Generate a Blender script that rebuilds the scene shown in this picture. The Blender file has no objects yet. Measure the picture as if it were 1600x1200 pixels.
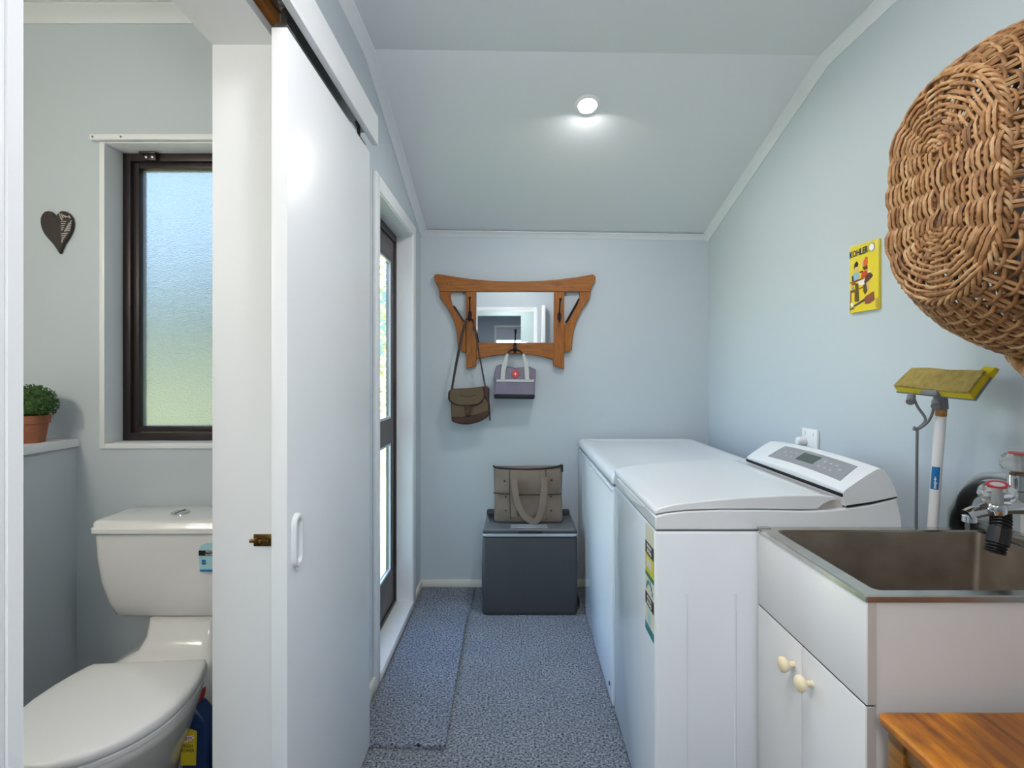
import bpy, bmesh, math, random
from mathutils import Vector, Matrix
random.seed(7)
sc = bpy.context.scene
COL = sc.collection
PI = math.pi

# ------------------------------------------------------------------ camera
cd = bpy.data.cameras.new('camera')
cam = bpy.data.objects.new('camera', cd)
COL.objects.link(cam)
cam.location = (0, 0, 1.28)
cam.rotation_euler = (PI / 2, 0, 0)
cd.sensor_width = 36
cd.lens = 850 / 1600 * 36
cd.shift_x = -8 / 1600
cd.shift_y = -14 / 1600
cd.clip_start = 0.02
sc.camera = cam

# ------------------------------------------------------------------ world, sun, lamps, exposure
w = bpy.data.worlds.new('world')
sc.world = w
w.use_nodes = True
wn = w.node_tree.nodes
sky = wn.new('ShaderNodeTexSky')
sky.sky_type = 'NISHITA'
sky.sun_disc = False
sky.sun_elevation = math.radians(48)
sky.sun_rotation = math.radians(120)
sky.air_density = 1.0
sky.dust_density = 1.2
w.node_tree.links.new(sky.outputs[0], wn['Background'].inputs[0])
wn['Background'].inputs[1].default_value = 2.0

sd = bpy.data.lights.new('sun', 'SUN')
sd.energy = 9.0
sd.angle = 0.01
sd.color = (1, 0.95, 0.86)
sun = bpy.data.objects.new('sun', sd)
COL.objects.link(sun)
sun.rotation_euler = Vector((-0.75, 0.35, -0.9)).to_track_quat('-Z', 'Y').to_euler()

def lamp(name, loc, power, size, col=(1, 1, 1), shape='DISK', direction=(0, 0, -1), spread=180):
    ld = bpy.data.lights.new(name, 'AREA')
    ld.energy = power
    ld.shape = shape
    ld.size = size
    ld.color = col
    ld.spread = math.radians(spread)
    o = bpy.data.objects.new(name, ld)
    COL.objects.link(o)
    o.location = loc
    o.rotation_euler = Vector(direction).to_track_quat('-Z', 'Y').to_euler()
    return o

def globe(name, loc, power, r, col=(1, 1, 1)):
    ld = bpy.data.lights.new(name, 'POINT')
    ld.energy = power
    ld.shadow_soft_size = r
    ld.color = col
    o = bpy.data.objects.new(name, ld)
    COL.objects.link(o)
    o.location = loc
    return o

globe('fill_globe_by_doorway', (0.05, 0.70, 2.36), 18, 0.11, (1.0, 0.975, 0.98))  # added fill light above the frame, lifts ceiling and walls
globe('camera_side_fill', (0.08, -0.28, 1.56), 19, 0.13, (1.0, 0.975, 0.98))  # added fill just behind the camera for surfaces facing it
lamp('hall_fill', (-0.1, -0.85, 2.4), 10, 0.5, (0.97, 0.985, 1.0))  # added unseen light, sends fill through the doorway
lamp('far_hall_fill', (-0.2, -2.6, 2.45), 12, 0.4, (0.95, 0.97, 1.0))  # added unseen light, brightens the hall further back
lamp('downlight_lamp', (0.302, 2.32, 2.425), 7.0, 0.09, (1.0, 0.98, 0.95), direction=(0, 0.0, -1))
globe('toilet_lamp', (-1.66, 0.53, 1.85), 18, 0.09, (1.0, 0.88, 0.70))

vs = sc.view_settings
sc.display_settings.display_device = 'sRGB'
vs.view_transform = 'Standard'
vs.look = 'None'
vs.gamma = 1
vs.use_curve_mapping = False
vs.exposure = 0.15

# ------------------------------------------------------------------ material helpers
def lin(h):
    h = h.lstrip('#')
    r = []
    for i in (0, 2, 4):
        c = int(h[i:i + 2], 16) / 255
        r.append(c / 12.92 if c <= 0.04045 else ((c + 0.055) / 1.055) ** 2.4)
    return (*r, 1)

def mat(name, col, rough=0.5, metal=0.0, bump=None, coat=0.0, vary=None, trans=0.0, ior=1.45, emis=None):
    """vary = (scale, second colour, amount, stretch); bump = (scale, strength)"""
    m = bpy.data.materials.new(name)
    m.use_nodes = True
    nt = m.node_tree
    N, L = nt.nodes, nt.links
    b = N['Principled BSDF']
    b.inputs['Base Color'].default_value = lin(col)
    b.inputs['Roughness'].default_value = rough
    b.inputs['Metallic'].default_value = metal
    b.inputs['Coat Weight'].default_value = coat
    b.inputs['Coat Roughness'].default_value = 0.08
    b.inputs['Transmission Weight'].default_value = trans
    b.inputs['IOR'].default_value = ior
    tc = N.new('ShaderNodeTexCoord')
    if vary:
        s, c2, amt, st = vary
        mp = N.new('ShaderNodeMapping')
        mp.inputs['Scale'].default_value = st
        L.new(tc.outputs['Object'], mp.inputs[0])
        n = N.new('ShaderNodeTexNoise')
        n.inputs['Scale'].default_value = s
        n.inputs['Detail'].default_value = 5
        L.new(mp.outputs[0], n.inputs['Vector'])
        cr = N.new('ShaderNodeValToRGB')
        cr.color_ramp.elements[0].position = 0.5 - amt
        cr.color_ramp.elements[1].position = 0.5 + amt
        cr.color_ramp.elements[0].color = lin(col)
        cr.color_ramp.elements[1].color = lin(c2)
        L.new(n.outputs[0], cr.inputs[0])
        L.new(cr.outputs[0], b.inputs['Base Color'])
    if bump:
        n2 = N.new('ShaderNodeTexNoise')
        n2.inputs['Scale'].default_value = bump[0]
        n2.inputs['Detail'].default_value = 3
        L.new(tc.outputs['Object'], n2.inputs['Vector'])
        bp = N.new('ShaderNodeBump')
        bp.inputs['Strength'].default_value = bump[1]
        bp.inputs['Distance'].default_value = 0.01
        L.new(n2.outputs[0], bp.inputs['Height'])
        L.new(bp.outputs[0], b.inputs['Normal'])
    if emis:
        b.inputs['Emission Color'].default_value = lin(emis[0])
        b.inputs['Emission Strength'].default_value = emis[1]
    return m

M = {}
M['wall'] = mat('painted wall', '#bbc4ca', 0.55, bump=(260, 0.035))
M['ceiling'] = mat('ceiling paint', '#dadddf', 0.65, bump=(200, 0.02))
M['trim'] = mat('white gloss trim', '#e2e4e6', 0.38)
M['cornice'] = mat('cornice paint', '#d4d8da', 0.5)
M['base'] = mat('cream skirting', '#dcdcd2', 0.45)
M['door'] = mat('white door paint', '#e6e8ea', 0.34)
M['white'] = mat('white enamel', '#e3e6e8', 0.22, coat=0.3)
M['white2'] = mat('white enamel front', '#eaeff4', 0.14, coat=0.5)
M['china'] = mat('vitreous china', '#e6e4e2', 0.1, coat=0.4)
M['plastic'] = mat('white plastic', '#e8e8e8', 0.32)
M['melamine'] = mat('white melamine', '#e4e4e4', 0.34)
M['greymel'] = mat('off white melamine end', '#e4e0dd', 0.4)
M['edge'] = mat('cabinet edge tape', '#c9c0ba', 0.45)
M['bronze'] = mat('bronze aluminium', '#352d2e', 0.4, metal=0.3)
M['bronzelt'] = mat('bronze aluminium satin', '#5a5456', 0.45, metal=0.3)
M['black'] = mat('black rubber', '#141414', 0.45)
M['blackgap'] = mat('dark gap', '#100e0e', 0.8)
M['steel'] = mat('stainless steel', '#d0cdc7', 0.24, metal=1.0, vary=(30, '#bcb7af', 0.3, (1, 1, 1)))
M['bowl'] = mat('dull stainless bowl', '#a3978a', 0.5, metal=0.75, vary=(14, '#83786c', 0.28, (1, 1, 1)), bump=(90, 0.03))
M['chrome'] = mat('chrome', '#d0d0d0', 0.08, metal=1.0)
M['zinc'] = mat('zinc track', '#8e8e8c', 0.35, metal=0.9)
M['brass'] = mat('old brass', '#8a6a3a', 0.35, metal=0.9, vary=(60, '#54401f', 0.2, (1, 1, 1)))
M['iron'] = mat('dark iron', '#2b1a18', 0.38, metal=0.5)
M['acrylic'] = mat('clear acrylic', '#f2f2f0', 0.04, trans=0.92, ior=1.45)
M['red'] = mat('red plastic', '#b3252c', 0.35)
M['cream'] = mat('cream wooden knob', '#efe0bd', 0.35)
M['grey'] = mat('grey plastic', '#6f7276', 0.45)
M['console'] = mat('console grey', '#8f9295', 0.4)
M['lcd'] = mat('lcd glass', '#4f5a57', 0.12)
M['mark'] = mat('console marks', '#b4b7b9', 0.5)
M['coolbody'] = mat('charcoal plastic', '#38393a', 0.62, bump=(500, 0.04), vary=(9, '#3f4041', 0.3, (1, 1, 1)))
M['coollid'] = mat('grey plastic lid', '#5f6163', 0.42, bump=(500, 0.03))
M['silver'] = mat('silver plastic', '#c2c8cd', 0.28, metal=0.4)
M['canvas'] = mat('brown canvas', '#695d50', 0.85, bump=(420, 0.25), vary=(7, '#81746a', 0.3, (1, 1, 1)))
M['canvas2'] = mat('brown webbing', '#776a5d', 0.85, bump=(420, 0.25))
M['canvasseam'] = mat('dark seam', '#3a322a', 0.9)
M['olive'] = mat('olive canvas', '#594a37', 0.85, bump=(420, 0.2), vary=(14, '#685943', 0.3, (1, 1, 1)))
M['leather'] = mat('brown leather', '#42200f', 0.45, bump=(180, 0.1), vary=(20, '#32160c', 0.3, (1, 1, 1)))
M['dleather'] = mat('dark strap leather', '#2c1d18', 0.5)
M['lunch'] = mat('mauve grey fabric', '#746c7b', 0.85, bump=(500, 0.15), vary=(14, '#7f7787', 0.3, (1, 1, 1)))
M['lunchband'] = mat('pale grey webbing', '#b9bab4', 0.8, bump=(500, 0.15))
M['lunchbase'] = mat('navy black base', '#15151f', 0.7)
M['yellow'] = mat('yellow sponge', '#c9b51c', 0.85, bump=(160, 0.4))
M['sponge'] = mat('worn sponge face', '#ad9854', 0.95, bump=(220, 0.8), vary=(60, '#958246', 0.2, (1, 1, 1)))
M['terra'] = mat('terracotta', '#a5654a', 0.75, bump=(80, 0.15), vary=(18, '#7d4e36', 0.25, (1, 1, 0.6)))
M['blue'] = mat('blue bottle plastic', '#1c3563', 0.3)
M['labely'] = mat('yellow label', '#d8c22a', 0.4)
M['vinyl'] = mat('brown vinyl floor', '#3f3733', 0.5, vary=(12, '#55493f', 0.3, (1, 1, 1)))
M['mirror'] = mat('mirror silver', '#e9ecec', 0.015, metal=1.0)
M['heart'] = mat('dark pewter', '#3b3532', 0.5, metal=0.3, bump=(90, 0.08))
M['heartlt'] = mat('pale pewter ribs', '#c9c2be', 0.4, metal=0.3)
M['hedge2'] = mat('far hedge', '#3c5a63', 0.9, vary=(3, '#4b6c74', 0.25, (1, 1, 1)))
M['lawn'] = mat('lawn', '#c6c674', 0.95, vary=(2.5, '#dcd898', 0.25, (1, 1, 1)))
M['blind'] = mat('roller blind', '#c9ccd8', 0.8)
M['hallwall'] = mat('hall paint', '#a9b7b6', 0.6)
M['lavender'] = mat('far room paint', '#a9b1c0', 0.6)
M['lampglass'] = mat('lit diffuser', '#ffffff', 0.5, emis=('#fff6ea', 9.0))
M['paper'] = mat('label paper', '#d9d3bf', 0.5)
M['labelteal'] = mat('label teal', '#1f7f8c', 0.45)
M['labelgreen'] = mat('label green', '#1d7a5a', 0.45)
M['labelyel'] = mat('label yellow', '#d9c81d', 0.45)
M['labelblk'] = mat('label black', '#1d1b1c', 0.45)
M['labelcyan'] = mat('label pale cyan', '#a9d2d8', 0.45)
M['labelblue'] = mat('label blue', '#2573b0', 0.4)
M['ink'] = mat('white ink', '#f0f0ee', 0.5)
M['pinkink'] = mat('pink ink', '#e58fa0', 0.5)
M['tin'] = mat('tin sign yellow', '#e6cf2a', 0.32, coat=0.3)
M['navyink'] = mat('navy ink', '#2b2f4a', 0.45)
M['rust'] = mat('rusty collar', '#b98a55', 0.7, vary=(80, '#7a4a22', 0.2, (1, 1, 1)))
M['hosegrey'] = mat('grey hose', '#a9adae', 0.45)
M['timber'] = mat('raw timber', '#b87a3c', 0.7, vary=(20, '#8f5c2a', 0.25, (1, 1, 6)))

def carpet_mat(name, dark, light, scale=300):
    m = bpy.data.materials.new(name)
    m.use_nodes = True
    nt = m.node_tree
    N, L = nt.nodes, nt.links
    b = N['Principled BSDF']
    b.inputs['Roughness'].default_value = 0.95
    b.inputs['Specular IOR Level'].default_value = 0.1
    tc = N.new('ShaderNodeTexCoord')
    n1 = N.new('ShaderNodeTexNoise')
    n1.inputs['Scale'].default_value = scale
    n1.inputs['Detail'].default_value = 4
    n1.inputs['Roughness'].default_value = 0.75
    L.new(tc.outputs['Object'], n1.inputs['Vector'])
    cr = N.new('ShaderNodeValToRGB')
    e = cr.color_ramp.elements
    e[0].position = 0.36
    e[0].color = lin(dark)
    e[1].position = 0.66
    e[1].color = lin(light)
    L.new(n1.outputs[0], cr.inputs[0])
    n2 = N.new('ShaderNodeTexNoise')
    n2.inputs['Scale'].default_value = 5
    L.new(tc.outputs['Object'], n2.inputs['Vector'])
    mx = N.new('ShaderNodeMix')
    mx.data_type = 'RGBA'
    mx.blend_type = 'MULTIPLY'
    mx.inputs['Factor'].default_value = 0.3
    L.new(cr.outputs[0], mx.inputs[6])
    L.new(n2.outputs[0], mx.inputs[7])
    L.new(mx.outputs[2], b.inputs['Base Color'])
    bp = N.new('ShaderNodeBump')
    bp.inputs['Strength'].default_value = 0.9
    bp.inputs['Distance'].default_value = 0.006
    L.new(n1.outputs[0], bp.inputs['Height'])
    L.new(bp.outputs[0], b.inputs['Normal'])
    return m

M['carpet'] = carpet_mat('charcoal blue carpet', '#16181d', '#bfc5ce', 120)
M['mat'] = carpet_mat('blue grey runner carpet', '#151921', '#b9c1d0', 120)

def wood_mat(name, c1, c2, c3, stretch, rough=0.35, scale=9, dark=0.0, coat=0.2):
    m = bpy.data.materials.new(name)
    m.use_nodes = True
    nt = m.node_tree
    N, L = nt.nodes, nt.links
    b = N['Principled BSDF']
    b.inputs['Roughness'].default_value = rough
    b.inputs['Coat Weight'].default_value = coat
    b.inputs['Coat Roughness'].default_value = 0.2
    tc = N.new('ShaderNodeTexCoord')
    mp = N.new('ShaderNodeMapping')
    mp.inputs['Scale'].default_value = stretch
    L.new(tc.outputs['Object'], mp.inputs[0])
    n1 = N.new('ShaderNodeTexNoise')
    n1.inputs['Scale'].default_value = scale
    n1.inputs['Detail'].default_value = 7
    n1.inputs['Distortion'].default_value = 0.4
    L.new(mp.outputs[0], n1.inputs['Vector'])
    cr = N.new('ShaderNodeValToRGB')
    e = cr.color_ramp.elements
    e[0].position = 0.3
    e[0].color = lin(c3)
    e[1].position = 0.72
    e[1].color = lin(c2)
    k = cr.color_ramp.elements.new(0.5)
    k.color = lin(c1)
    L.new(n1.outputs[0], cr.inputs[0])
    out = cr.outputs[0]
    if dark:
        mp2 = N.new('ShaderNodeMapping')
        mp2.inputs['Scale'].default_value = (9, 3.2, 9)
        mp2.inputs['Location'].default_value = (2.35, 1.25, 0.3)
        L.new(tc.outputs['Object'], mp2.inputs[0])
        n3 = N.new('ShaderNodeTexNoise')
        n3.inputs['Scale'].default_value = 1.0
        n3.inputs['Detail'].default_value = 6
        n3.inputs['Roughness'].default_value = 0.65
        L.new(mp2.outputs[0], n3.inputs['Vector'])
        c2r = N.new('ShaderNodeValToRGB')
        c2r.color_ramp.elements[0].position = 0.43
        c2r.color_ramp.elements[0].color = (0, 0, 0, 1)
        c2r.color_ramp.elements[1].position = 0.56
        c2r.color_ramp.elements[1].color = (dark, dark, dark, 1)
        L.new(n3.outputs[0], c2r.inputs[0])
        mx = N.new('ShaderNodeMix')
        mx.data_type = 'RGBA'
        L.new(c2r.outputs[0], mx.inputs[0])
        L.new(out, mx.inputs[6])
        mx.inputs[7].default_value = lin('#4a2612')
        out = mx.outputs[2]
    L.new(out, b.inputs['Base Color'])
    bp = N.new('ShaderNodeBump')
    bp.inputs['Strength'].default_value = 0.12
    L.new(n1.outputs[0], bp.inputs['Height'])
    L.new(bp.outputs[0], b.inputs['Normal'])
    return m

M['oakh'] = wood_mat('oak grain across', '#935300', '#a76500', '#774200', (1.2, 6, 14), 0.5, coat=0.0)
M['oakv'] = wood_mat('oak grain upright', '#905000', '#a36200', '#744000', (14, 6, 1.2), 0.5, coat=0.0)
M['pine'] = wood_mat('stained pine', '#c47206', '#d88c08', '#8c4706', (16, 1.3, 10), 0.42, 4, dark=0.6, coat=0.03)
M['pineside'] = wood_mat('stained pine side', '#8a5a1a', '#a06a1e', '#5c3a12', (10, 1.3, 16), 0.4, 4)

def island_mat(name, cols, rough=0.6, scale=30, bump=0.2, trans=0.0):
    """colour differs from strand to strand (or leaf to leaf), with fine streaks"""
    m = bpy.data.materials.new(name)
    m.use_nodes = True
    nt = m.node_tree
    N, L = nt.nodes, nt.links
    b = N['Principled BSDF']
    b.inputs['Roughness'].default_value = rough
    g = N.new('ShaderNodeNewGeometry')
    tc = N.new('ShaderNodeTexCoord')
    n = N.new('ShaderNodeTexNoise')
    n.inputs['Scale'].default_value = scale
    n.inputs['Detail'].default_value = 4
    L.new(tc.outputs['Object'], n.inputs['Vector'])
    a = N.new('ShaderNodeMath')
    a.operation = 'MULTIPLY_ADD'
    a.inputs[1].default_value = 0.5
    L.new(g.outputs['Random Per Island'], a.inputs[0])
    s = N.new('ShaderNodeMath')
    s.operation = 'MULTIPLY_ADD'
    s.inputs[1].default_value = 1.3
    s.inputs[2].default_value = -0.4
    L.new(n.outputs[0], s.inputs[0])
    L.new(s.outputs[0], a.inputs[2])
    cr = N.new('ShaderNodeValToRGB')
    el = cr.color_ramp.elements
    el[0].position = 0.1
    el[1].position = 0.9
    el[0].color = lin(cols[0])
    el[1].color = lin(cols[-1])
    for i, c in enumerate(cols[1:-1]):
        k = el.new(0.1 + 0.8 * (i + 1) / (len(cols) - 1))
        k.color = lin(c)
    L.new(a.outputs[0], cr.inputs[0])
    L.new(cr.outputs[0], b.inputs['Base Color'])
    bp = N.new('ShaderNodeBump')
    bp.inputs['Strength'].default_value = bump
    bp.inputs['Distance'].default_value = 0.003
    L.new(n.outputs[0], bp.inputs['Height'])
    L.new(bp.outputs[0], b.inputs['Normal'])
    return m

M['wicker'] = island_mat('willow wicker', ['#6e4a2a', '#96683c', '#b4885a', '#c9a67c'], 0.55, 45, 0.25)
M['leaf'] = island_mat('clipped green leaf', ['#1f3a17', '#35591f', '#52783a'], 0.6, 60, 0.1)
M['paleleaf'] = island_mat('sunlit leaf', ['#7d8a56', '#afb884', '#dfe2c2'], 0.6, 8, 0.1)

def clear_glass():
    m = bpy.data.materials.new('clear pane')
    m.use_nodes = True
    nt = m.node_tree
    N, L = nt.nodes, nt.links
    N.remove(N['Principled BSDF'])
    t = N.new('ShaderNodeBsdfTransparent')
    t.inputs[0].default_value = (0.93, 0.96, 0.95, 1)
    g = N.new('ShaderNodeBsdfGlossy')
    g.inputs['Roughness'].default_value = 0.02
    f = N.new('ShaderNodeFresnel')
    f.inputs[0].default_value = 1.45
    mx = N.new('ShaderNodeMixShader')
    L.new(f.outputs[0], mx.inputs[0])
    L.new(t.outputs[0], mx.inputs[1])
    L.new(g.outputs[0], mx.inputs[2])
    L.new(mx.outputs[0], N['Material Output'].inputs[0])
    return m

def frosted_glass():
    m = bpy.data.materials.new('obscure glass')
    m.use_nodes = True
    nt = m.node_tree
    N, L = nt.nodes, nt.links
    N.remove(N['Principled BSDF'])
    tc = N.new('ShaderNodeTexCoord')
    mp = N.new('ShaderNodeMapping')
    mp.inputs['Scale'].default_value = (1, 1, 2.4)
    L.new(tc.outputs['Object'], mp.inputs[0])
    n = N.new('ShaderNodeTexNoise')
    n.inputs['Scale'].default_value = 150
    n.inputs['Detail'].default_value = 2
    L.new(mp.outputs[0], n.inputs['Vector'])
    bp = N.new('ShaderNodeBump')
    bp.inputs['Strength'].default_value = 0.8
    bp.inputs['Distance'].default_value = 0.004
    L.new(n.outputs[0], bp.inputs['Height'])
    r = N.new('ShaderNodeBsdfRefraction')
    r.inputs['Color'].default_value = (0.095, 0.1, 0.102, 1)
    r.inputs['Roughness'].default_value = 0.42
    r.inputs['IOR'].default_value = 1.22
    L.new(bp.outputs[0], r.inputs['Normal'])
    t = N.new('ShaderNodeBsdfTranslucent')
    t.inputs[0].default_value = (0.8, 0.82, 0.84, 1)
    g = N.new('ShaderNodeBsdfGlossy')
    g.inputs['Roughness'].default_value = 0.15
    L.new(bp.outputs[0], g.inputs['Normal'])
    m1 = N.new('ShaderNodeMixShader')
    m1.inputs[0].default_value = 0.07
    L.new(r.outputs[0], m1.inputs[1])
    L.new(t.outputs[0], m1.inputs[2])
    m2 = N.new('ShaderNodeMixShader')
    m2.inputs[0].default_value = 0.04
    L.new(m1.outputs[0], m2.inputs[1])
    L.new(g.outputs[0], m2.inputs[2])
    L.new(m2.outputs[0], N['Material Output'].inputs[0])
    return m

def clear_face():
    m = bpy.data.materials.new('clear outer glass face')
    m.use_nodes = True
    nt = m.node_tree
    nt.nodes.remove(nt.nodes['Principled BSDF'])
    t = nt.nodes.new('ShaderNodeBsdfTransparent')
    nt.links.new(t.outputs[0], nt.nodes['Material Output'].inputs[0])
    return m

M['clearface'] = clear_face()
M['glass'] = clear_glass()
M['frost'] = frosted_glass()

# ------------------------------------------------------------------ mesh helpers (all work in metres, world axes)
class MB:
    def __init__(self):
        self.bm = bmesh.new()

    def box(self, x0, x1, y0, y1, z0, z1, bev=0.0, seg=2):
        r = bmesh.ops.create_cube(self.bm, size=1.0)
        vs_ = r['verts']
        for v in vs_:
            v.co = Vector(((x0 + x1) / 2 + v.co.x * (x1 - x0), (y0 + y1) / 2 + v.co.y * (y1 - y0), (z0 + z1) / 2 + v.co.z * (z1 - z0)))
        if bev:
            es = list({e for v in vs_ for e in v.link_edges})
            bmesh.ops.bevel(self.bm, geom=es, offset=bev, segments=seg, affect='EDGES', profile=0.5)
        return self

    def rings(self, rings, cap0=True, cap1=True, closed=True):
        bv = [[self.bm.verts.new(p) for p in r] for r in rings]
        n = len(bv[0])
        for a, b in zip(bv[:-1], bv[1:]):
            for i in range(n if closed else n - 1):
                j = (i + 1) % n
                self.bm.faces.new((a[i], a[j], b[j], b[i]))
        if cap0:
            self.bm.faces.new(list(reversed(bv[0])))
        if cap1:
            self.bm.faces.new(bv[-1])
        return self

    def prism(self, pts, d):
        """pts = closed outline of 3-D points, d = extrusion vector"""
        d = Vector(d)
        a = [Vector(p) for p in pts]
        return self.rings([a, [p + d for p in a]])

    def tube(self, path, r, n=8, caps=True, rfun=None):
        P = [Vector(p) for p in path]
        rings = []
        up = Vector((0.13, 0.31, 0.94))
        prev = None
        for i, p in enumerate(P):
            t = (P[min(i + 1, len(P) - 1)] - P[max(i - 1, 0)])
            if t.length < 1e-9:
                t = Vector((0, 0, 1))
            t.normalize()
            if prev is None:
                a = t.cross(up)
                if a.length < 0.1:
                    a = t.cross(Vector((1, 0, 0)))
            else:
                a = prev - t * prev.dot(t)
            a.normalize()
            prev = a
            b = t.cross(a)
            rr = rfun(i) if rfun else r
            rings.append([p + (a * math.cos(2 * PI * k / n) + b * math.sin(2 * PI * k / n)) * rr for k in range(n)])
        return self.rings(rings, caps, caps)

    def loop_tube(self, path, r, n=6):
        """closed tube"""
        P = [Vector(p) for p in path]
        m = len(P)
        bv = []
        for i, p in enumerate(P):
            t = (P[(i + 1) % m] - P[i - 1]).normalized()
            a = t.cross(Vector((1, 0.02, 0.01))).normalized()
            b = t.cross(a)
            bv.append([self.bm.verts.new(p + (a * math.cos(2 * PI * k / n) + b * math.sin(2 * PI * k / n)) * r) for k in range(n)])
        for i in range(m):
            A, B = bv[i], bv[(i + 1) % m]
            for k in range(n):
                self.bm.faces.new((A[k], A[(k + 1) % n], B[(k + 1) % n], B[k]))
        return self

    def lathe(self, prof, c, axis=(0, 0, 1), n=24):
        """prof = list of (radius, height along axis)"""
        ax = Vector(axis).normalized()
        a = ax.cross(Vector((0, 0, 1)))
        if a.length < 0.1:
            a = ax.cross(Vector((0, 1, 0)))
        a.normalize()
        b = ax.cross(a)
        c = Vector(c)
        rings = []
        for r, h in prof:
            r = max(r, 1e-4)
            rings.append([c + ax * h + (a * math.cos(2 * PI * k / n) + b * math.sin(2 * PI * k / n)) * r for k in range(n)])
        return self.rings(rings)

    def sphere(self, c, r, sx=1, sy=1, sz=1, u=16, v=10):
        m = Matrix.Translation(Vector(c)) @ Matrix.Diagonal((r * sx, r * sy, r * sz, 1))
        bmesh.ops.create_uvsphere(self.bm, u_segments=u, v_segments=v, radius=1, matrix=m)
        return self

    def leaf(self, c, s, d=None):
        d = d or Vector((random.gauss(0, 1), random.gauss(0, 1), random.gauss(0, 1))).normalized()
        q = Vector((random.gauss(0, 1), random.gauss(0, 1), random.gauss(0, 1)))
        e = d.cross(q).normalized() * s * 0.45
        c = Vector(c)
        v = [self.bm.verts.new(p) for p in (c - d * s, c + e, c + d * s, c - e)]
        self.bm.faces.new(v)
        return self

ORG = {}

def link(name, mb, m, parent=None, loc=(0, 0, 0), smooth=35, bevel=0, seg=2, kind=None, label=None):
    bm = mb.bm
    bmesh.ops.recalc_face_normals(bm, faces=bm.faces)
    me = bpy.data.meshes.new(name)
    bm.to_mesh(me)
    bm.free()
    o = bpy.data.objects.new(name, me)
    COL.objects.link(o)
    org = Vector(loc)
    if parent is not None:
        org = ORG[parent.name]
        o.parent = parent
    else:
        o.location = org
    me.transform(Matrix.Translation(-org))
    ORG[o.name] = org
    if isinstance(m, (list, tuple)):
        for k in m:
            me.materials.append(k)
    else:
        me.materials.append(m)
    if smooth:
        for p in me.polygons:
            p.use_smooth = True
        me.set_sharp_from_angle(angle=math.radians(smooth))
    if bevel:
        b = o.modifiers.new('soft edges', 'BEVEL')
        b.width = bevel
        b.segments = seg
        b.limit_method = 'ANGLE'
        b.angle_limit = math.radians(35)
    if kind:
        o['kind'] = kind
    if label:
        o['label'] = label
    return o

def tag(o, label, cat, group=None):
    o['label'] = label
    o['category'] = cat
    if group:
        o['group'] = group
    return o

def thing(name, label, cat, loc, group=None):
    o = bpy.data.objects.new(name, None)
    o.empty_display_size = 0.05
    COL.objects.link(o)
    o.location = loc
    ORG[o.name] = Vector(loc)
    return tag(o, label, cat, group)

def struct(name, mb, m, parent=None, **k):
    return link(name, mb, m, parent, kind=None if parent else 'structure', **k)

def text(name, s, size, origin, right, up, m, parent, sx=1.0, bold=0.0, centre=True):
    c = bpy.data.curves.new(name, 'FONT')
    c.body = s
    c.size = size
    c.extrude = 0.0002
    c.offset = bold
    c.resolution_u = 2
    if centre:
        c.align_x = 'CENTER'
        c.align_y = 'CENTER'
    o = bpy.data.objects.new(name + ' source', c)
    COL.objects.link(o)
    bpy.context.view_layer.update()
    me = bpy.data.meshes.new_from_object(o.evaluated_get(bpy.context.evaluated_depsgraph_get()))
    bpy.data.objects.remove(o)
    r = Vector(right).normalized()
    u = Vector(up).normalized()
    n = r.cross(u)
    mtx = Matrix(((r.x * sx, u.x, n.x, origin[0]), (r.y * sx, u.y, n.y, origin[1]), (r.z * sx, u.z, n.z, origin[2]), (0, 0, 0, 1)))
    me.transform(mtx)
    me.name = name
    me.materials.clear()
    me.materials.append(m)
    t = bpy.data.objects.new(name, me)
    COL.objects.link(t)
    t.parent = parent
    org = ORG[parent.name]
    me.transform(Matrix.Translation(-org))
    ORG[t.name] = org
    return t

def rrect(x0, x1, y0, y1, r, z, n=5):
    """rounded rectangle ring in the floor plane"""
    out = []
    for cx, cy, a in ((x1 - r, y1 - r, 0), (x0 + r, y1 - r, 90), (x0 + r, y0 + r, 180), (x1 - r, y0 + r, 270)):
        for k in range(n + 1):
            t = math.radians(a + 90 * k / n)
            out.append(Vector((cx + r * math.cos(t), cy + r * math.sin(t), z)))
    return out

def spline(pts, n=6):
    P = [Vector(p) for p in pts]
    out = []
    for i in range(len(P) - 1):
        p0, p1, p2, p3 = P[max(i - 1, 0)], P[i], P[i + 1], P[min(i + 2, len(P) - 1)]
        for k in range(n):
            t = k / n
            out.append(0.5 * ((2 * p1) + (p2 - p0) * t + (2 * p0 - 5 * p1 + 4 * p2 - p3) * t * t + (3 * p1 - p0 - 3 * p2 + p3) * t ** 3))
    out.append(P[-1])
    return out

# ------------------------------------------------------------------ the room
XL, YB = -0.584, 3.29            # left wall face, back wall face
def XR(y):                       # right wall face (the wall is a little out of square)
    return 1.157 + 0.0355 * (YB - y)
YC, HC, HB = 2.09, 2.520, 2.135  # ceiling crease and heights
def fall(x):                     # the ceiling drops slightly to the right
    return 0.012 - 0.024 * (x + 0.584) / 1.74
def ceil_z(x, y):
    return (HC if y <= YC else HC + (HB - HC) * (y - YC) / (YB - YC)) + fall(x)

m = MB()
m.box(-0.62, 1.35, -0.2, 3.45, -0.1, 0.0)
struct('floor', m, M['carpet'], smooth=0)
m = MB()
m.box(-2.0, -0.62, 0.3, 2.0, -0.1, -0.005)
struct('floor_toilet', m, M['vinyl'], smooth=0)

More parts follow.
